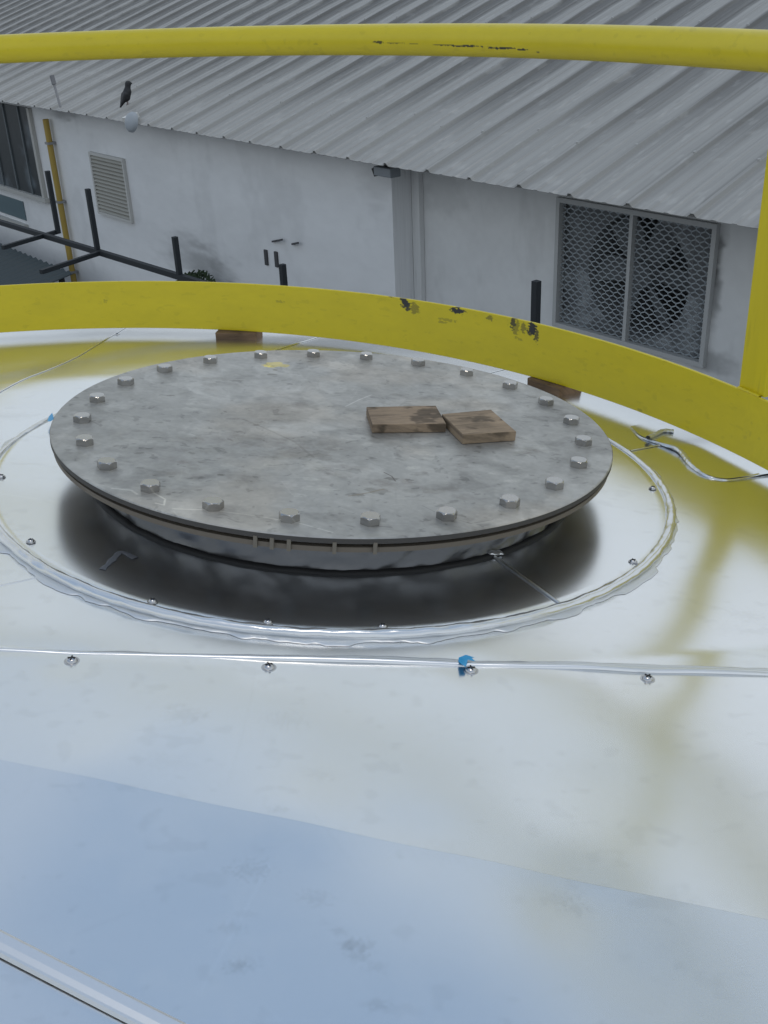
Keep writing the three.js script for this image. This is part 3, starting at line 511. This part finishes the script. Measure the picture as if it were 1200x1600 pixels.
    for (let i = 0; i <= M2; i++) {
      const a = i / M2 * Math.PI * 2, c = Math.cos(a), s = Math.sin(a), wv = fbm(c * 9 + 5, s * 9, 4, 19), w = 0.003 + 0.009 * sstep(0.42, 0.70, wv) * sstep(-0.45, 0.1, s) + 0.004 * fbm(c * 40, s * 40, 2, 20);
      for (const [k, h] of [[0.004, 0.0025], [w * 0.8 + 0.006, 0.0022], [w + 0.007, 0.0004]]) { const r = RC + k, p = V(r * c, 0, r * s).applyQuaternion(MQ).add(MB), [az, rad] = polar(p), y = roofY(az, rad) + h; const q = mLocal(V(p.x, y, p.z)); sp.push(q.x, q.y, q.z); }
      if (i < M2) for (let j = 0; j < 2; j++) { const o = i * 3 + j; si.push(o, o + 3, o + 1, o + 1, o + 3, o + 4); }
    }
    const sg = new THREE.BufferGeometry(); sg.setAttribute('position', new THREE.Float32BufferAttribute(sp, 3)); sg.setIndex(si); sg.computeVertexNormals(); part('sealant_film', sg, SMEAR, col);
    // joint of the collar
    const j0 = mHit(770, 869, CY), j1 = mHit(884, 951, CY);
    part('joint', bead([j0, j0.clone().lerp(j1, 0.5), j1].map(p => p.setY(CY + 0.001)), () => 0.0026, 40, 8, V(0, 1, 0), 0.7), ALUEDGE, col);
    part('sealant', bead([j0.clone().add(V(-0.012, 0.002, -0.008)), j0.clone().add(V(0, 0.004, 0)), j0.clone().add(V(0.012, 0.002, -0.006))], (t, k) => 0.006 * (0.7 + 0.5 * fbm(t * 9, k, 2, 3)), 30, 8), SEAL, col);
    for (const [px, py] of [[48, 846], [238, 940], [415, 980], [602, 992], [1000, 881], [1020, 763], [2, 745]]) { const p = mHit(px, py, CY + 0.001), l = Math.hypot(p.x, p.z); if (l > 0.531) p.multiplyScalar(0.531 / l).setY(CY + 0.001); addScrew(p, V(0, 1, 0), col, 0.85); }
    // dried smear on the plate
    const k0 = [[160, 890], [178, 872], [188, 862], [200, 866], [212, 872]].map(q => mHit(q[0], q[1], CY + 0.0005)); part('sealant', bead(k0, (t, k) => 0.002 + 0.006 * fbm(t * 9, k * 2, 2, 6), 30, 9, V(0, 1, 0), 0.06), std({ color: lin(0.16, 0.17, 0.19), metalness: 0.6, roughness: 0.5 }), col);
  }
}
// scraps of blue protective film
{
  const scrap = (pts, label, h) => { const p0 = pts.map(q => h ? hitPlane(q[0], q[1], MB.clone().addScaledVector(MN, h), MN) : hitRoof(q[0], q[1])); const c = p0.reduce((a, b) => a.add(b.clone()), V(0, 0, 0)).multiplyScalar(1 / p0.length);
    const pos = [], id = []; pos.push(0, 0.009, 0); p0.forEach((p, i) => pos.push(p.x - c.x, p.y - c.y + 0.006 + 0.003 * (i % 2), p.z - c.z)); p0.forEach((p, i) => id.push(0, 1 + i, 1 + (i + 1) % p0.length));
    const g = new THREE.BufferGeometry(); g.setAttribute('position', new THREE.Float32BufferAttribute(pos, 3)); g.setIndex(id); g.computeVertexNormals(); const m = part('film_scrap', g, BLUEFILM); m.position.copy(c); tag(m, label, 'film'); };
  scrap([[717, 1034], [728, 1033], [742, 1034], [737, 1038], [743, 1040], [731, 1041], [728, 1049], [720, 1047], [716, 1040]], 'torn blue film scrap stuck at a screw on the seam');
  scrap([[77, 656], [83, 652], [85, 660], [80, 666], [75, 663]], 'tiny blue film scrap at the collar beside the cover rim', 0.012);
}

// ---------------------------------------------------------------- manhole
const man = thing('manhole', 'round bolted steel manhole cover on the tank roof', 'manhole'); man.position.copy(MB); man.quaternion.copy(MQ);
const PT = 0.086;                                           // top of the cover above the roof
{
  const R = 0.446, SZ = 0.9;
  const mk = (px, py) => { const p = mHit(px, py, PT); return [p.x / SZ + 0.5, p.z / SZ + 0.5]; };
  const cv = document.createElement('canvas'); cv.width = cv.height = 1024; const c = cv.getContext('2d'); c.fillStyle = '#808080'; c.fillRect(0, 0, 1024, 1024);
  const P = (px, py) => { const [u, v] = mk(px, py); return [u * 1024, v * 1024]; };
  const path = (pts, w, st) => { c.strokeStyle = st; c.lineWidth = w; c.lineCap = 'round'; c.beginPath(); pts.forEach((q, i) => { const p = P(...q); i ? c.lineTo(...p) : c.moveTo(...p); }); c.stroke(); };
  const blob = (px, py, r, st, n = 14, asp = 1) => { const [x, y] = P(px, py); c.fillStyle = st; c.beginPath(); for (let i = 0; i < n; i++) { const a = i / n * 6.2832, q = r * rr(0.55, 1.15); c.lineTo(x + Math.cos(a) * q * asp, y + Math.sin(a) * q); } c.fill(); };
  for (let i = 0; i < 420; i++) { const x = rr(0, 1024), y = rr(0, 1024), a = rr(-0.5, 0.9) + (rnd() < 0.3 ? 1.2 : 0), l = rr(8, 70), d = rnd() < 0.5; c.strokeStyle = d ? `rgba(70,70,70,${rr(0.05, 0.22)})` : `rgba(200,200,200,${rr(0.04, 0.2)})`; c.lineWidth = rr(0.6, 3); c.beginPath(); c.moveTo(x, y); c.quadraticCurveTo(x + Math.cos(a) * l * 0.5 + rr(-5, 5), y + Math.sin(a) * l * 0.5, x + Math.cos(a) * l, y + Math.sin(a) * l); c.stroke(); }
  for (const [px, py, r, k] of [[370, 595, 9, .5], [268, 618, 5, .6], [400, 664, 6, .5], [250, 660, 5, .3], [217, 708, 6, .4], [345, 742, 4, .6], [612, 748, 8, .5], [590, 768, 14, .35], [560, 773, 8, .4], [453, 600, 5, .5], [425, 585, 8, .45], [620, 617, 9, .3], [660, 740, 10, .2], [300, 708, 5, .3], [520, 720, 10, .18], [720, 727, 12, .2], [450, 710, 26, .12], [490, 690, 30, .1], [405, 690, 24, .12], [640, 750, 5, .5]]) { blob(px, py, r, `rgba(45,42,38,${k})`, 16, 1.7); }
  for (const [px, py, r, k] of [[330, 690, 60, .10], [400, 670, 46, .12], [470, 700, 52, .12], [520, 735, 40, .10], [280, 730, 40, .10], [210, 680, 34, .09], [620, 760, 36, .12], [700, 770, 34, .09], [350, 600, 30, .10], [600, 600, 34, .07], [820, 700, 30, .08], [450, 640, 30, .10]]) for (let q = 0; q < 14; q++) blob(px + rr(-r, r), py + rr(-r, r) * 0.33, r * rr(0.12, 0.45), `rgba(62,54,47,${k * rr(0.5, 1.4)})`, 18, rr(1, 2.4));
  for (const [px, py] of [[300, 640], [560, 690], [480, 760], [680, 720], [380, 740], [240, 700], [800, 740]]) for (let q = 0; q < 9; q++) blob(px + rr(-40, 40), py + rr(-14, 14), rr(3, 12), `rgba(205,204,198,${rr(0.06, 0.2)})`, 14, rr(1, 2.6));
  blob(428, 570, 24, 'rgba(190,165,70,0.75)', 20, 1.3); blob(418, 572, 9, 'rgba(215,185,60,0.9)', 14, 1.4); blob(430, 578, 6, 'rgba(60,55,40,0.6)');
  path([[240, 770], [258, 780], [256, 789], [243, 786]], 3, 'rgba(215,215,210,0.6)'); path([[175, 763], [205, 766], [214, 772]], 4, 'rgba(215,215,210,0.5)'); path([[270, 795], [330, 797], [400, 806], [470, 818], [520, 832]], 2.5, 'rgba(210,210,205,0.45)'); path([[540, 635], [560, 625], [580, 617]], 3, 'rgba(220,220,220,0.5)');
  path([[600, 738], [612, 744], [618, 752]], 2, 'rgba(35,30,28,0.8)'); path([[545, 775], [575, 770], [600, 764]], 3, 'rgba(80,66,48,0.6)'); path([[715, 812], [735, 818], [770, 812]], 2, 'rgba(60,60,60,0.4)'); path([[660, 790], [680, 800]], 2, 'rgba(60,60,60,0.4)');
  path([[380, 655], [420, 672], [460, 690], [490, 715]], 5, 'rgba(70,66,62,0.35)');
  const im = c.getImageData(0, 0, 1024, 1024).data;
  const pt = tex(1024, 1024, (u, v) => {
    const o = (Math.floor(v * 1024) * 1024 + Math.floor(u * 1024)) * 4, x = u * SZ, z = v * SZ;
    const a = x * 0.8 + z * 0.6, b = -x * 0.6 + z * 0.8;
    const wx = x + 0.05 * (fbm(x * 14, z * 14, 3, 301) - 0.5), wz = z + 0.05 * (fbm(x * 14 + 7, z * 14, 3, 302) - 0.5);
    let f = 0.39 + 0.17 * (fbm(wx * 7 + 3, wz * 7, 5, 300) - 0.5) + 0.10 * (fbm(wx * 34, wz * 46, 4, 310) - 0.5) + 0.09 * (fbm(x * 160, z * 160, 3, 320) - 0.5) + 0.05 * (fbm(a * 20, b * 120, 3, 315) - 0.5);
    f -= 0.07 * sstep(0.54, 0.70, fbm(wx * 15 + 9, wz * 24, 5, 330)); f += 0.07 * sstep(0.56, 0.70, fbm(wx * 22 + 2, wz * 12, 5, 340)); f -= 0.10 * sstep(0.68, 0.78, fbm(wx * 70, wz * 90, 4, 345));
    f *= 1.0; const w = sstep(0.45, 0.7, fbm(x * 6, z * 6, 4, 350)) * 0.05;
    return [f * (1.0 + w) * Math.pow(im[o] / 128, 1.2), f * 0.99 * Math.pow(im[o + 1] / 128, 1.2), f * (0.945 - w) * Math.pow(im[o + 2] / 128, 1.2)];
  });
  const rg = tex(512, 512, (u, v) => { const f = 0.72 + 0.5 * (fbm(u * 14, v * 14, 5, 360) - 0.5) + 0.3 * (fbm(u * 60, v * 25, 3, 370) - 0.5); return f; });
  const STEEL = std({ map: pt, roughness: 0.62, roughnessMap: rg, metalness: 0.55 });
  const s = [[1e-4, PT], [R - 0.0015, PT], [R, PT - 0.0015], [R, PT - 0.0085], [1e-4, PT - 0.0085]].map(a => new THREE.Vector2(...a));
  const disc = new THREE.LatheGeometry(s.reverse(), 160); const dg = disc.toNonIndexed(); dg.computeVertexNormals();
  { const p = dg.attributes.position, uv = dg.attributes.uv; for (let i = 0; i < p.count; i++) uv.setXY(i, p.getX(i) / SZ + 0.5, p.getZ(i) / SZ + 0.5); }
  part('cover_plate', dg, STEEL, man);
  { const eg = new THREE.CylinderGeometry(R + 0.0003, R + 0.0003, 0.0066, 200, 1, true); eg.translate(0, PT - 0.0050, 0); part('shaded_plate_edge', eg, std({ color: lin(0.075, 0.07, 0.065), roughness: 0.6, metalness: 0.3 }), man); }  // rim band: shade of the cover edge painted in as dark colour, over grime
  const tube = (r0, r1, y0, y1, n = 128) => { const g = new THREE.LatheGeometry([[r0, y0], [r1, y0], [r1, y1], [r0, y1], [r0, y0]].map(a => new THREE.Vector2(...a)), n).toNonIndexed(); g.computeVertexNormals(); return g; };
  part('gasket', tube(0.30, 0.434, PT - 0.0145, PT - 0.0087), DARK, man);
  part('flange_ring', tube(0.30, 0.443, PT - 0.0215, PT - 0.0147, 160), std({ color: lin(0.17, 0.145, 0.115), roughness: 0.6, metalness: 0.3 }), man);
  // neck wrapped in crumpled dark foil
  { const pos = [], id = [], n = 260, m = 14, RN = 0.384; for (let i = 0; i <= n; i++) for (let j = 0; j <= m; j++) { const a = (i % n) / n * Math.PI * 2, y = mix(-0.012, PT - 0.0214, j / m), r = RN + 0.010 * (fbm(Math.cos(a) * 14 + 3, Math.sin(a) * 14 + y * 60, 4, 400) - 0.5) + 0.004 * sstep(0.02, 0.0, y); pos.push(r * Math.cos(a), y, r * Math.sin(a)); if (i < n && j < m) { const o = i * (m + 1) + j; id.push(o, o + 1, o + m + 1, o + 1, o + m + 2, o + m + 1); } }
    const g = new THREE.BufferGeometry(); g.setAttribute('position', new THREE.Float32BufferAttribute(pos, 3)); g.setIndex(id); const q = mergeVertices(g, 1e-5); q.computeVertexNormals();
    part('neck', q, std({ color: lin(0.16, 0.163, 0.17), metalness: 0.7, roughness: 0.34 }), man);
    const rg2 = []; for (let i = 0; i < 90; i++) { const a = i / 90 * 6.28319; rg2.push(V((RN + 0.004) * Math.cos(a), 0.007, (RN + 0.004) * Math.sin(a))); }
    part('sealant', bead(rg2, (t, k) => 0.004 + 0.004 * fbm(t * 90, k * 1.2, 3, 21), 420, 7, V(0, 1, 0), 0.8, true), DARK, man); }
  // bolts
  let ph = 0, n = 0; for (const [px, py] of [[577, 810], [912, 688], [127, 652], [490, 553], [334, 788], [797, 601]]) { const p = mHit(px, py, PT + 0.006); let a = Math.atan2(p.z, p.x) / D2R % 15; a = (a + 15) % 15; ph += Math.cos(a * 24 * D2R); n += Math.sin(a * 24 * D2R); }
  const phase = Math.atan2(n, ph) / D2R / 24;
  const hex = (r, y0, h, bv) => { const sh = new THREE.Shape(); for (let i = 0; i < 6; i++) { const a = i / 6 * Math.PI * 2; i ? sh.lineTo(r * Math.cos(a), r * Math.sin(a)) : sh.moveTo(r, 0); } sh.closePath(); const g = new THREE.ExtrudeGeometry(sh, { depth: h - bv, bevelEnabled: false }); g.rotateX(-Math.PI / 2); g.translate(0, y0, 0);
    const t = new THREE.CylinderGeometry(r * 0.80, r * 0.985, bv, 6, 1); t.rotateY(Math.PI / 6); t.translate(0, y0 + h - bv / 2, 0); return merge([g, t]); };
  const headG = (() => { // hex head with a turned chamfer
    const r = 0.0142, h = 0.0112, pos = [], N = 48, rin = r * 0.84; const hexR = a => { const k = Math.PI / 3, q = ((a % k) + k) % k - k / 2; return r * Math.cos(Math.PI / 6) / Math.cos(q); };
    const ring = [a => [hexR(a), 0], a => [hexR(a), h - Math.max(0.0008, (hexR(a) - rin) * 1.05)], a => [rin, h - 0.0004], a => [rin * 0.97, h], a => [0, h]];
    for (let j = 0; j < ring.length - 1; j++) for (let i = 0; i < N; i++) { const a = i / N * 2 * Math.PI, b = (i + 1) / N * 2 * Math.PI, q = (f, t) => { const [rad, y] = f(t); return [rad * Math.cos(t), y, rad * Math.sin(t)]; }; const A = q(ring[j], a), B = q(ring[j], b), C = q(ring[j + 1], a), D = q(ring[j + 1], b); pos.push(...A, ...C, ...B, ...B, ...C, ...D); }
    const g = new THREE.BufferGeometry(); g.setAttribute('position', new THREE.Float32BufferAttribute(pos, 3)); g.computeVertexNormals(); return g; })();
  const shank = new THREE.CylinderGeometry(0.0085, 0.0085, 0.025, 14); const BOLT = std({ color: lin(0.44, 0.43, 0.415), metalness: 1, roughness: 0.2 }), NUT = std({ color: lin(0.2, 0.2, 0.2), metalness: 0.6, roughness: 0.6 });
  const nut = hex(0.0115, 0.005, 0.005, 0.001);
  for (let i = 0; i < 24; i++) { const a = (i * 15 + phase) * D2R, b = new THREE.Group(); b.name = 'bolt'; b.position.set(0.4 * Math.cos(a), PT, 0.4 * Math.sin(a)); b.rotation.y = rr(0, 3); man.add(b); part('head', headG, BOLT, b); const k = part('shank', shank, NUT, b); k.position.y = -0.0128; const t = part('nut', nut, NUT, b); t.position.y = -0.0322; }
  // small clips across the gap at the rim
  for (const [px, py] of [[402, 832], [428, 834], [523, 841], [454, 836], [585, 842]]) { const p = mHit(px, py, PT - 0.006), l = Math.hypot(p.x, p.z), a = Math.atan2(p.z, p.x); const g = box(0.004, 0.016, 0.005, 0.445, PT - 0.0145, 0); g.rotateY(-a); part('clip', g, std({ color: lin(0.17, 0.15, 0.12), roughness: 0.6 }), man); }
}

// ---------------------------------------------------------------- wood
const woodTex = (s, base) => tex(512, 256, (u, v) => {
  const x = u * 0.3, y = v * 0.15, g = fbm(x * 14 + 5, y * 160 + 6 * fbm(x * 6, y * 12, 2, s + 2), 4, s), q = fbm(x * 20, y * 22, 4, s + 7), k = fbm(x * 150, y * 700, 2, s + 9);
  let f = 0.62 + 0.45 * (g - 0.5) + 0.5 * (q - 0.5) + 0.2 * (k - 0.5); f *= 1 - 0.55 * sstep(0.58, 0.72, fbm(x * 26 + 3, y * 30, 4, s + 13));
  return [base[0] * f, base[1] * f, base[2] * f];
});
const WOODA = std({ map: woodTex(500, [0.42, 0.31, 0.21]), roughness: 0.85 }), WOODB = std({ map: woodTex(540, [0.45, 0.335, 0.225]), roughness: 0.85 }), WOODC = std({ map: woodTex(580, [0.27, 0.17, 0.10]), roughness: 0.85 });
function board(name, top, thick, mat, label, group) {        // outline of the top face read from the photograph, lying on the cover
  const pts = top.map(q => mHit(q[0], q[1], PT + thick)), c = pts.reduce((a, p) => a.add(p), V(0, 0, 0)).multiplyScalar(0.25), bv = 0.0014;
  const ax = pts[2].clone().sub(pts[3]).setY(0).normalize(), az = V(-ax.z, 0, ax.x);
  const sh = new THREE.Shape(); pts.forEach((p, i) => { const d = p.clone().sub(c), k = 1 - bv / Math.hypot(d.x, d.z); const x = d.dot(ax) * k, z = d.dot(az) * k; i ? sh.lineTo(x, -z) : sh.moveTo(x, -z); }); sh.closePath();
  const g = new THREE.ExtrudeGeometry(sh, { depth: thick - 2 * bv, bevelEnabled: true, bevelThickness: bv, bevelSize: bv, bevelSegments: 2 }); g.rotateX(-Math.PI / 2); g.translate(0, bv, 0);
  { const p = g.attributes.position, nn = g.attributes.normal, uv = g.attributes.uv; for (let i = 0; i < p.count; i++) uv.setXY(i, (p.getX(i) + 0.1) / 0.3, (Math.abs(nn.getY(i)) > 0.5 ? p.getZ(i) + 0.07 : p.getY(i) + p.getX(i) * 0.2 + 0.03) / 0.15); }
  const m = part(name, g, mat); tag(m, label, 'wood', group); m.quaternion.copy(MQ).multiply(new THREE.Quaternion().setFromAxisAngle(V(0, 1, 0), Math.atan2(-ax.z, ax.x)));
  m.position.copy(V(c.x, PT + 0.0004, c.z).applyQuaternion(MQ).add(MB)); return m;
}
board('wood_board', [[573, 636], [681, 634], [697, 662], [582, 663]], 0.015, WOODA, 'brown offcut board with dark stained corner on the manhole cover');
board('wood_board', [[691, 647], [767, 640], [806, 674], [724, 679]], 0.0165, WOODB, 'lighter squarish wood offcut lying skewed on the manhole cover');

// ---------------------------------------------------------------- railing
const YT = EYE - 0.8215, RT = 0.1215, RH = 0.665, RTOP = 1.17;
const rail = thing('guard_rail', 'yellow painted tubular guard rail with toe board round the tank roof', 'railing'); rail.position.set(TC.x, YT, TC.z);
function hitRail(px, py) { // point on the rail cylinder
  const d = ray(px, py), ox = camera.position.x - TC.x, oz = camera.position.z - TC.z, a = d.x * d.x + d.z * d.z, b = 2 * (ox * d.x + oz * d.z), c = ox * ox + oz * oz - RRAIL * RRAIL, t = (-b + Math.sqrt(b * b - 4 * a * c)) / (2 * a), p = camera.position.clone().addScaledVector(d, t);
  return { az: Math.atan2(p.z - TC.z, p.x - TC.x) / D2R, y: p.y - YT, p };
}
{
  const post0 = hitRail(1177, 560).az - 0.1;
  const yc = [0.69, 0.555, 0.008];
  const pt = (s) => tex(1024, 64, (u, v) => { const x = u * 2.07, f = 1 + 0.12 * (fbm(x * 9, v * 4, 4, s) - 0.5) + 0.08 * (fbm(x * 60, v * 14, 3, s + 3) - 0.5); const d = sstep(0.70, 0.78, fbm(x * 45, v * 12, 3, s + 6)) * 0.10; return [yc[0] * f * (1 - d), yc[1] * f * (1 - d), yc[2] * (1 + d * 3)]; });
  const plain = pt(600);
  // toe board of the stretch in view carries chipped paint, the rail a long scrape
  const a1 = post0, a0 = post0 - 72, W = 2048, H = 128;
  const chip = (H2, marks, s) => tex(W, H2, (u, v) => {
    const x = u * 2.07, f = 1 + 0.12 * (fbm(x * 9, v * 4, 4, s) - 0.5) + 0.06 * (fbm(x * 60, v * 14, 3, s + 3) - 0.5); let k = 0;
    for (const [mu, mv, ru, rv, st] of marks) { const d = Math.hypot((u - mu) / ru, (v - mv) / rv); if (d < 2) k = Math.max(k, st * sstep(0.95, 0.75, d + (fbm(u * 420, v * (H2 / 128) * 40, 3, s + 8) - 0.5) * 1.5)); }
    const d = sstep(0.70, 0.78, fbm(x * 45, v * 12, 3, s + 6)) * 0.08; k = Math.max(k, d);
    return [mix(yc[0] * f, 0.02, k), mix(yc[1] * f, 0.02, k), mix(yc[2], 0.018, k)];
  });
  const tm = [[632, 472, .006, .12, 1], [637, 479, .004, .1, .9], [648, 482, .006, .12, .55], [716, 486, .010, .07, 1], [802, 505, .004, .12, .9], [806, 512, .005, .15, .5], [818, 512, .004, .1, .6], [832, 515, .0065, .16, 1], [838, 524, .003, .14, .8], [828, 520, .004, .1, .7], [700, 500, .012, .03, .35], [690, 503, .006, .025, .4], [611, 461, .004, .05, .9], [765, 497, .004, .05, .6], [437, 471, .006, .03, .3], [165, 470, .003, .04, .3], [812, 530, .006, .03, .35], [1180, 640, .004, .05, .7], [1190, 645, .004, .05, .6], [1000, 640, .003, .03, .3]].map(([px, py, a, b, k]) => { const h = hitRail(px, py); return [(h.az - a0) / 72, h.y / RT, a, b, k]; });
  const rm = [[600, 66, .006, .014, .9], [625, 67, .012, .006, .6], [655, 68, .010, .005, .7], [700, 69, .012, .008, .95], [740, 70, .02, .012, 1], [790, 72, .018, .013, 1], [825, 73, .006, .012, 1], [848, 76, .002, .012, .7], [592, 65, .004, .012, .8], [500, 68, .003, .01, .25], [1150, 90, .003, .02, .35], [1160, 112, .003, .02, .3]].map(([px, py, a, b, k]) => {
    const h = hitRail(px, py); return [(h.az - a0) / 72, 0.5 + Math.asin(Math.max(-1, Math.min(1, (py - 42 - 22) / 22))) / (2 * Math.PI) * 1.0, a, b, k]; });
  const mk = m => new THREE.MeshPhysicalMaterial({ side: THREE.DoubleSide, map: m, roughness: 0.42, clearcoat: 0.25, clearcoatRoughness: 0.3 });
  const MP = mk(plain), MT = mk(chip(128, tm, 620)), MR = mk(chip(128, rm, 640)), EDGE = mk(plain);
  const strip = (b0, b1, r0, r1, y0, y1, n = 60) => { // curved bar of rectangular section with small chamfers
    const c = 0.0014, pr = [[r0, y0 + c], [r0, y1 - c], [r0 + c, y1], [r1 - c, y1], [r1, y1 - c], [r1, y0 + c], [r1 - c, y0], [r0 + c, y0], [r0, y0 + c]], pos = [], uv = [], id = [];
    for (let j = 0; j < pr.length - 1; j++) for (let i = 0; i <= n; i++) for (let k = 0; k < 2; k++) { const a = mix(b0, b1, i / n) * D2R, [r, y] = pr[j + k]; pos.push(r * Math.cos(a), y, r * Math.sin(a)); uv.push(i / n, (y - y0) / (y1 - y0)); }
    for (let j = 0; j < pr.length - 1; j++) for (let i = 0; i < n; i++) { const o = (j * (n + 1) + i) * 2; id.push(o, o + 2, o + 1, o + 1, o + 2, o + 3); }
    const g = new THREE.BufferGeometry(); g.setAttribute('position', new THREE.Float32BufferAttribute(pos, 3)); g.setAttribute('uv', new THREE.Float32BufferAttribute(uv, 2)); g.setIndex(id); g.computeVertexNormals(); return g; };
  const pipe = (b0, b1, r, y, rad, n = 70, k = 28) => { const pos = [], uv = [], id = [], nm = []; for (let i = 0; i <= n; i++) for (let j = 0; j <= k; j++) { const a = mix(b0, b1, i / n) * D2R, t = j / k * Math.PI * 2, q = r + Math.cos(t) * rad; pos.push(q * Math.cos(a), y + Math.sin(t) * rad, q * Math.sin(a)); nm.push(Math.cos(t) * Math.cos(a), Math.sin(t), Math.cos(t) * Math.sin(a)); uv.push(i / n, j / k); if (i < n && j < k) { const o = i * (k + 1) + j; id.push(o, o + 1, o + k + 1, o + 1, o + k + 2, o + k + 1); } } const g = new THREE.BufferGeometry(); g.setAttribute('position', new THREE.Float32BufferAttribute(pos, 3)); g.setAttribute('normal', new THREE.Float32BufferAttribute(nm, 3)); g.setAttribute('uv', new THREE.Float32BufferAttribute(uv, 2)); g.setIndex(id); return g; };
  for (let s = 0; s < 5; s++) {
    if (s === 2) continue;                                  // gap where one climbs onto the roof
    const b0 = a0 + s * 72, b1 = b0 + (s === 1 ? 30 : 72);
    part('toe_board', strip(b0, b1, RRAIL, RRAIL + 0.006, 0, RT), s ? MP : MT, rail);
    part('middle_rail', pipe(b0, b1, RRAIL + 0.012, RH, 0.0305), s ? MP : MR, rail);
    part('top_rail', pipe(b0, b1, RRAIL + 0.012, RTOP, 0.0305), MP, rail);
    const pg = bbox(0.060, RTOP - RT - 0.03, 0.012, 0.002); pg.translate(0, RT + (RTOP - RT - 0.03) / 2 - 0.001, 0); pg.rotateY(Math.PI / 2 - b1 * D2R); pg.translate((RRAIL + 0.0135) * Math.cos(b1 * D2R), 0, (RRAIL + 0.0135) * Math.sin(b1 * D2R)); part('post', pg, MP, rail);
    const wp = [-0.026, -0.008, 0.01, 0.026].map(o => V((RRAIL + 0.004) * Math.cos(b1 * D2R) - o * Math.sin(b1 * D2R), RT + 0.001, (RRAIL + 0.004) * Math.sin(b1 * D2R) + o * Math.cos(b1 * D2R)));
    part('weld', bead(wp, (t, k) => 0.004 * (0.8 + 0.5 * fbm(t * 14, k, 2, 9)), 30, 8), MP, rail);
  }
}
// wedges under the toe board
{
  const put = (px, az2, w, label, d = 0.06, out = 0.012, turn = 0) => { const h = hitRail(px[0], px[1]), az = h.az, r = RRAIL - out + d / 2, y0 = Math.min(roofY(az, r - d / 2), roofY(az, r)) - 0.0005, y1 = YT - 0.0006;
    const yr = roofY(az, r + d / 2); const H = y1 - Math.min(y0, yr) ; const g = bbox(w, H, d, 0.0015); const p = g.attributes.position, uv = g.attributes.uv; for (let i = 0; i < p.count; i++) uv.setXY(i, (p.getX(i) + 0.1) / 0.3, (p.getY(i) + p.getZ(i) + 0.05) / 0.15);
    const m = part('wood_wedge', g, WOODC); m.position.set(TC.x + r * Math.cos(az * D2R), y1 - H / 2, TC.z + r * Math.sin(az * D2R)); m.rotation.y = Math.PI / 2 - az * D2R + turn; tag(m, label, 'wood'); };
  put([370, 518], 0, 0.105, 'reddish brown wood wedge under the toe board by the yellow paint spot', 0.06, 0.018, 0.12);
  put([857, 598], 0, 0.095, 'dark wood wedge under the toe board where paint is chipped', 0.07, 0.014, -0.1);
}
renderer.render(scene, camera);
